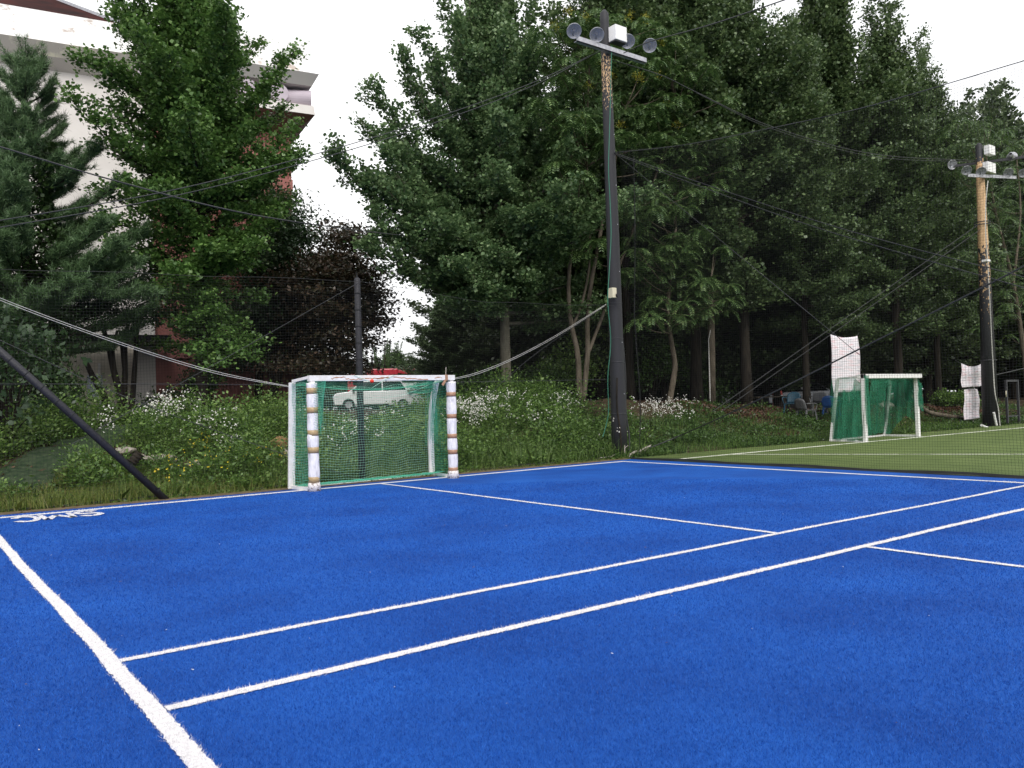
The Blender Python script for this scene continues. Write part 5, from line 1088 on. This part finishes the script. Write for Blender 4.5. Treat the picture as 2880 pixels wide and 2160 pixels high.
# red and white thing and orange glimpse between trunks
d = ray(2186, 1090); Pt = CAMP+d*44; o = empty('road_barrier_drum', (Pt[0], Pt[1], onz(Pt[0], Pt[1])), 'red and white striped drum glimpsed between the trunks', 'drum'); o.scale = (.8, .8, .62)
MB().lathe([(0, .35), (.5, .34)], (0, 0, .3), (0, 0, 1), 18).build('red_band', M['redp'], o); MB().lathe([(0, .34), (.35, .33)], (0, 0, .8), (0, 0, 1), 18).build('white_band', M['white'], o); MB().lathe([(0, .33), (.35, .30), (.36, .001)], (0, 0, 1.15), (0, 0, 1), 18).build('red_band', M['redp'], o); MB().lathe([(0, .42), (.3, .38), (.3, .34)], (0, 0, 0), (0, 0, 1), 18).build('base', M['tyre'], o)

# ------------------------------------------------------------------ building
E_ = R(-9); BO = (7.0, 29.0, 0)
bl = empty('lecture_building', BO, 'large building with fluted red brown wall, flaring white cornice and round beam ends', 'building', rz=E_)
def bp(name, mb, m, par=None, **k): return mb.build(name, M[m], par or bl, **k)
zg = .8
# cream lower wall and white upper wall (left block): x<=0
bp('cream_wall', MB().box((-26, 0, zg), (-.62, 6, 3.72)), 'wallc'); bp('white_wall', MB().box((-26, .0, 3.72), (-.62, 6, 12.44)), 'bwhite')
bp('pier', MB().box((-.62, -.25, zg+.9), (.0, 5.9, 12.44)), 'bwhite'); bp('pier_recess', MB().box((-.6, .1, zg), (.02, 5.8, zg+.9)), 'dmetal')
# door, frames, notice
dr = bp('door', MB().box((-1.62, -.03, zg), (-.98, .0, 3.05)), 'wallc'); bp('door_frame', MB().box((-1.69, -.06, zg), (-1.62, 0, 3.12)).box((-.98, -.06, zg), (-.88, 0, 3.12)), 'white', dr); bp('handle', MB().box((-1.56, -.07, 1.95), (-1.46, -.03, 2.02)), 'dmetal', dr)
def bloc(px, py, v=-.05):
    A = np.array([BO[0], BO[1], 0]); e = np.array([math.cos(E_), math.sin(E_), 0]); n = np.array([-e[1], e[0], 0]); d = ray(px, py); t = ((A+n*v-CAMP)@n)/(d@n); Pp = CAMP+d*t; return (Pp-A)@e, Pp[2]
n0 = bloc(246, 1117); n1 = bloc(288, 1055); nb = bp('notice_board', MB().box((n0[0], -.05, n0[1]), (n1[0], 0, n1[1])), 'sign')
tx = MB(); hgt = n1[1]-n0[1]
for k, (a, b_) in enumerate(((.1, .9), (.2, .85))): tx.box((lerp(n0[0], n1[0], a), -.056, n1[1]-.12-.12*k), (lerp(n0[0], n1[0], b_), -.052, n1[1]-.07-.12*k))
bp('faded_print', tx, 'signtxt', nb)
# canopy slab over door
bp('canopy', MB().box((-3.2, -2.2, 3.66), (.28, -.255, 3.80)), 'dmetal', bevel=.02); bp('canopy_fascia', MB().box((-3.22, -2.24, 3.64), (.30, -2.2, 3.86)), 'black')
# left ledge (flared) and parapet
def prism(prof, x0, x1):
    V = [(x, y, z) for x in (x0, x1) for y, z in prof]; n = len(prof); F = [tuple(range(n)), tuple(range(2*n-1, n-1, -1))]+[(i, n+i, n+(i+1) % n, (i+1) % n) for i in range(n)]; return MB().add(V, F)
bp('soffit', prism([(0, 12.44), (-.45, 12.72), (0, 12.72)], -26, -.03), 'bwhite'); bp('ledge', prism([(-.45, 12.72), (-.62, 13.12), (5, 13.12), (5, 12.72)], -26, -.03), 'ledge')
bp('parapet', prism([(-.4, 13.12), (-.35, 14.17), (0, 14.17), (0, 13.12)], -26, 5.1), 'parapet')
# roof
rf = MB().add([(-26, -.2, 14.17), (-.55, -.2, 14.17), (-26, 5, 17.2), (-3.6, 5, 17.2), (-.55, 8, 14.17)], [(0, 1, 3, 2), (1, 4, 3)]); ro = bp('roof', rf, 'tile')
bp('hip_ridge', MB().bar((-.55, -.2, 14.2), (-3.6, 5, 17.23), .16, .1), 'metal', ro)
# right red block, fluted panels between smooth bands
RX = 4.66; bp('red_wall', MB().box((0.001, .02, zg-.1), (RX-.06, 9, 11.33)), 'bred')
ribs = MB()
for z0, z1 in ((zg, 3.28), (3.56, 6.25), (6.5, 9.35), (9.7, 11.33)):
    for x_ in np.arange(1.15, RX-.05, .125): ribs.box((x_, -.045, z0), (x_+.065, .018, z1))
    for y_ in np.arange(.1, 8.8, .125): ribs.box((RX-.062, y_, z0), (RX+.0, y_+.065, z1))
bp('wall_ribs', ribs, 'bred'); sm = MB()
for z0, z1 in ((3.28, 3.56), (6.25, 6.5), (9.35, 9.7)): sm.box((.002, -.05, z0), (RX+.01, .0, z1)); sm.box((RX-.058, .0, z0), (RX+.01, 8.9, z1))
bp('wall_bands', sm, 'bred')
# soffit flaring out (front and right side) -> ledge -> recess with round beams -> slab -> parapet
def flare(z0, z1, a0, a1, x0=.0):
    """frustum ring: front offset a, side offset a*0.72"""
    V = []
    for z, a in ((z0, a0), (z1, a1)): V += [(x0, -a, z), (RX+a*.72, -a, z), (RX+a*.72, 9+a, z), (x0, 9+a, z)]
    return MB().add(V, [(3, 2, 1, 0), (4, 5, 6, 7), (0, 1, 5, 4), (1, 2, 6, 5), (2, 3, 7, 6), (3, 0, 4, 7)])
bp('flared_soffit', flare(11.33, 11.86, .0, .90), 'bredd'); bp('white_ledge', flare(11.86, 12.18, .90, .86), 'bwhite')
bp('recess', flare(12.18, 12.90, .1, .1), 'dmetal')
bm_ = []
for x_ in (-.1, .95, 2.0, 3.05, 4.1):
    bp('beam_end', MB().lathe([(-.9, .31), (0, .31), (0, .001)], (x_, -.80, 12.52), (0, -1, 0), 26), 'lav', smooth=False)
bp('beam_end', MB().lathe([(-1.0, .31), (0, .31), (0, .001)], (RX+.62, -.52, 12.52), (1, -.25, 0), 26), 'lav')
for y_ in (1.2, 2.3, 3.4): bp('beam_end', MB().lathe([(-.9, .31), (0, .31), (0, .001)], (RX+.56, y_, 12.52), (1, 0, 0), 26), 'lav')
bp('slab', flare(12.90, 13.27, .80, 1.08), 'slab'); bp('parapet', MB().box((0, -.82, 13.27), (RX+.5, 9, 14.45)), 'parapet')
bp('plaza_wall_left', MB().box((-40, .2, zg), (-26, 6, 12.4)), 'bwhite')

# ------------------------------------------------------------------ light
w = bpy.data.worlds.new('World'); S.world = w; w.use_nodes = True; nt = w.node_tree; bg = nt.nodes['Background']
sky = nt.nodes.new('ShaderNodeTexSky'); sky.sky_type = 'NISHITA'; sky.sun_disc = False; sky.sun_elevation = R(46); sky.sun_rotation = R(205); sky.dust_density = 4; sky.air_density = 1.2
hs = nt.nodes.new('ShaderNodeHueSaturation'); hs.inputs['Saturation'].default_value = .25; nt.links.new(sky.outputs[0], hs.inputs['Color'])
mx = nt.nodes.new('ShaderNodeMix'); mx.data_type = 'RGBA'; mx.inputs['Factor'].default_value = .82
nt.links.new(hs.outputs[0], mx.inputs['A'])
tc = nt.nodes.new('ShaderNodeTexCoord'); n = nt.nodes.new('ShaderNodeTexNoise'); n.inputs['Scale'].default_value = 1.6; n.inputs['Detail'].default_value = 5
nt.links.new(tc.outputs['Generated'], n.inputs[0]); r = nt.nodes.new('ShaderNodeValToRGB'); nt.links.new(n.outputs['Fac'], r.inputs[0])
r.color_ramp.elements[0].position = .3; r.color_ramp.elements[1].position = .7; r.color_ramp.elements[0].color = (.86, .87, .90, 1); r.color_ramp.elements[1].color = (1, 1, 1, 1)
vm = nt.nodes.new('ShaderNodeVectorMath'); vm.operation = 'SCALE'; vm.inputs['Scale'].default_value = 14; nt.links.new(r.outputs[0], vm.inputs[0]); nt.links.new(vm.outputs[0], mx.inputs['B'])
nt.links.new(mx.outputs['Result'], bg.inputs['Color']); bg.inputs['Strength'].default_value = .085
sl_ = bpy.data.lights.new('sun', 'SUN'); sl_.energy = 1.45; sl_.angle = R(24); sl_.color = (1, .97, .92); so = bpy.data.objects.new('sun', sl_); COL.objects.link(so)
az, el = R(205), R(46); dv = Vector((math.sin(az)*math.cos(el), math.cos(az)*math.cos(el), math.sin(el))); so.rotation_euler = dv.to_track_quat('Z', 'Y').to_euler()
S.view_settings.view_transform = 'Standard'; S.view_settings.look = 'None'; S.view_settings.exposure = .5; S.view_settings.gamma = 1
S.cycles.max_bounces = 5; S.cycles.diffuse_bounces = 3; S.cycles.transparent_max_bounces = 12; S.cycles.transmission_bounces = 3; S.cycles.caustics_reflective = False; S.cycles.caustics_refractive = False
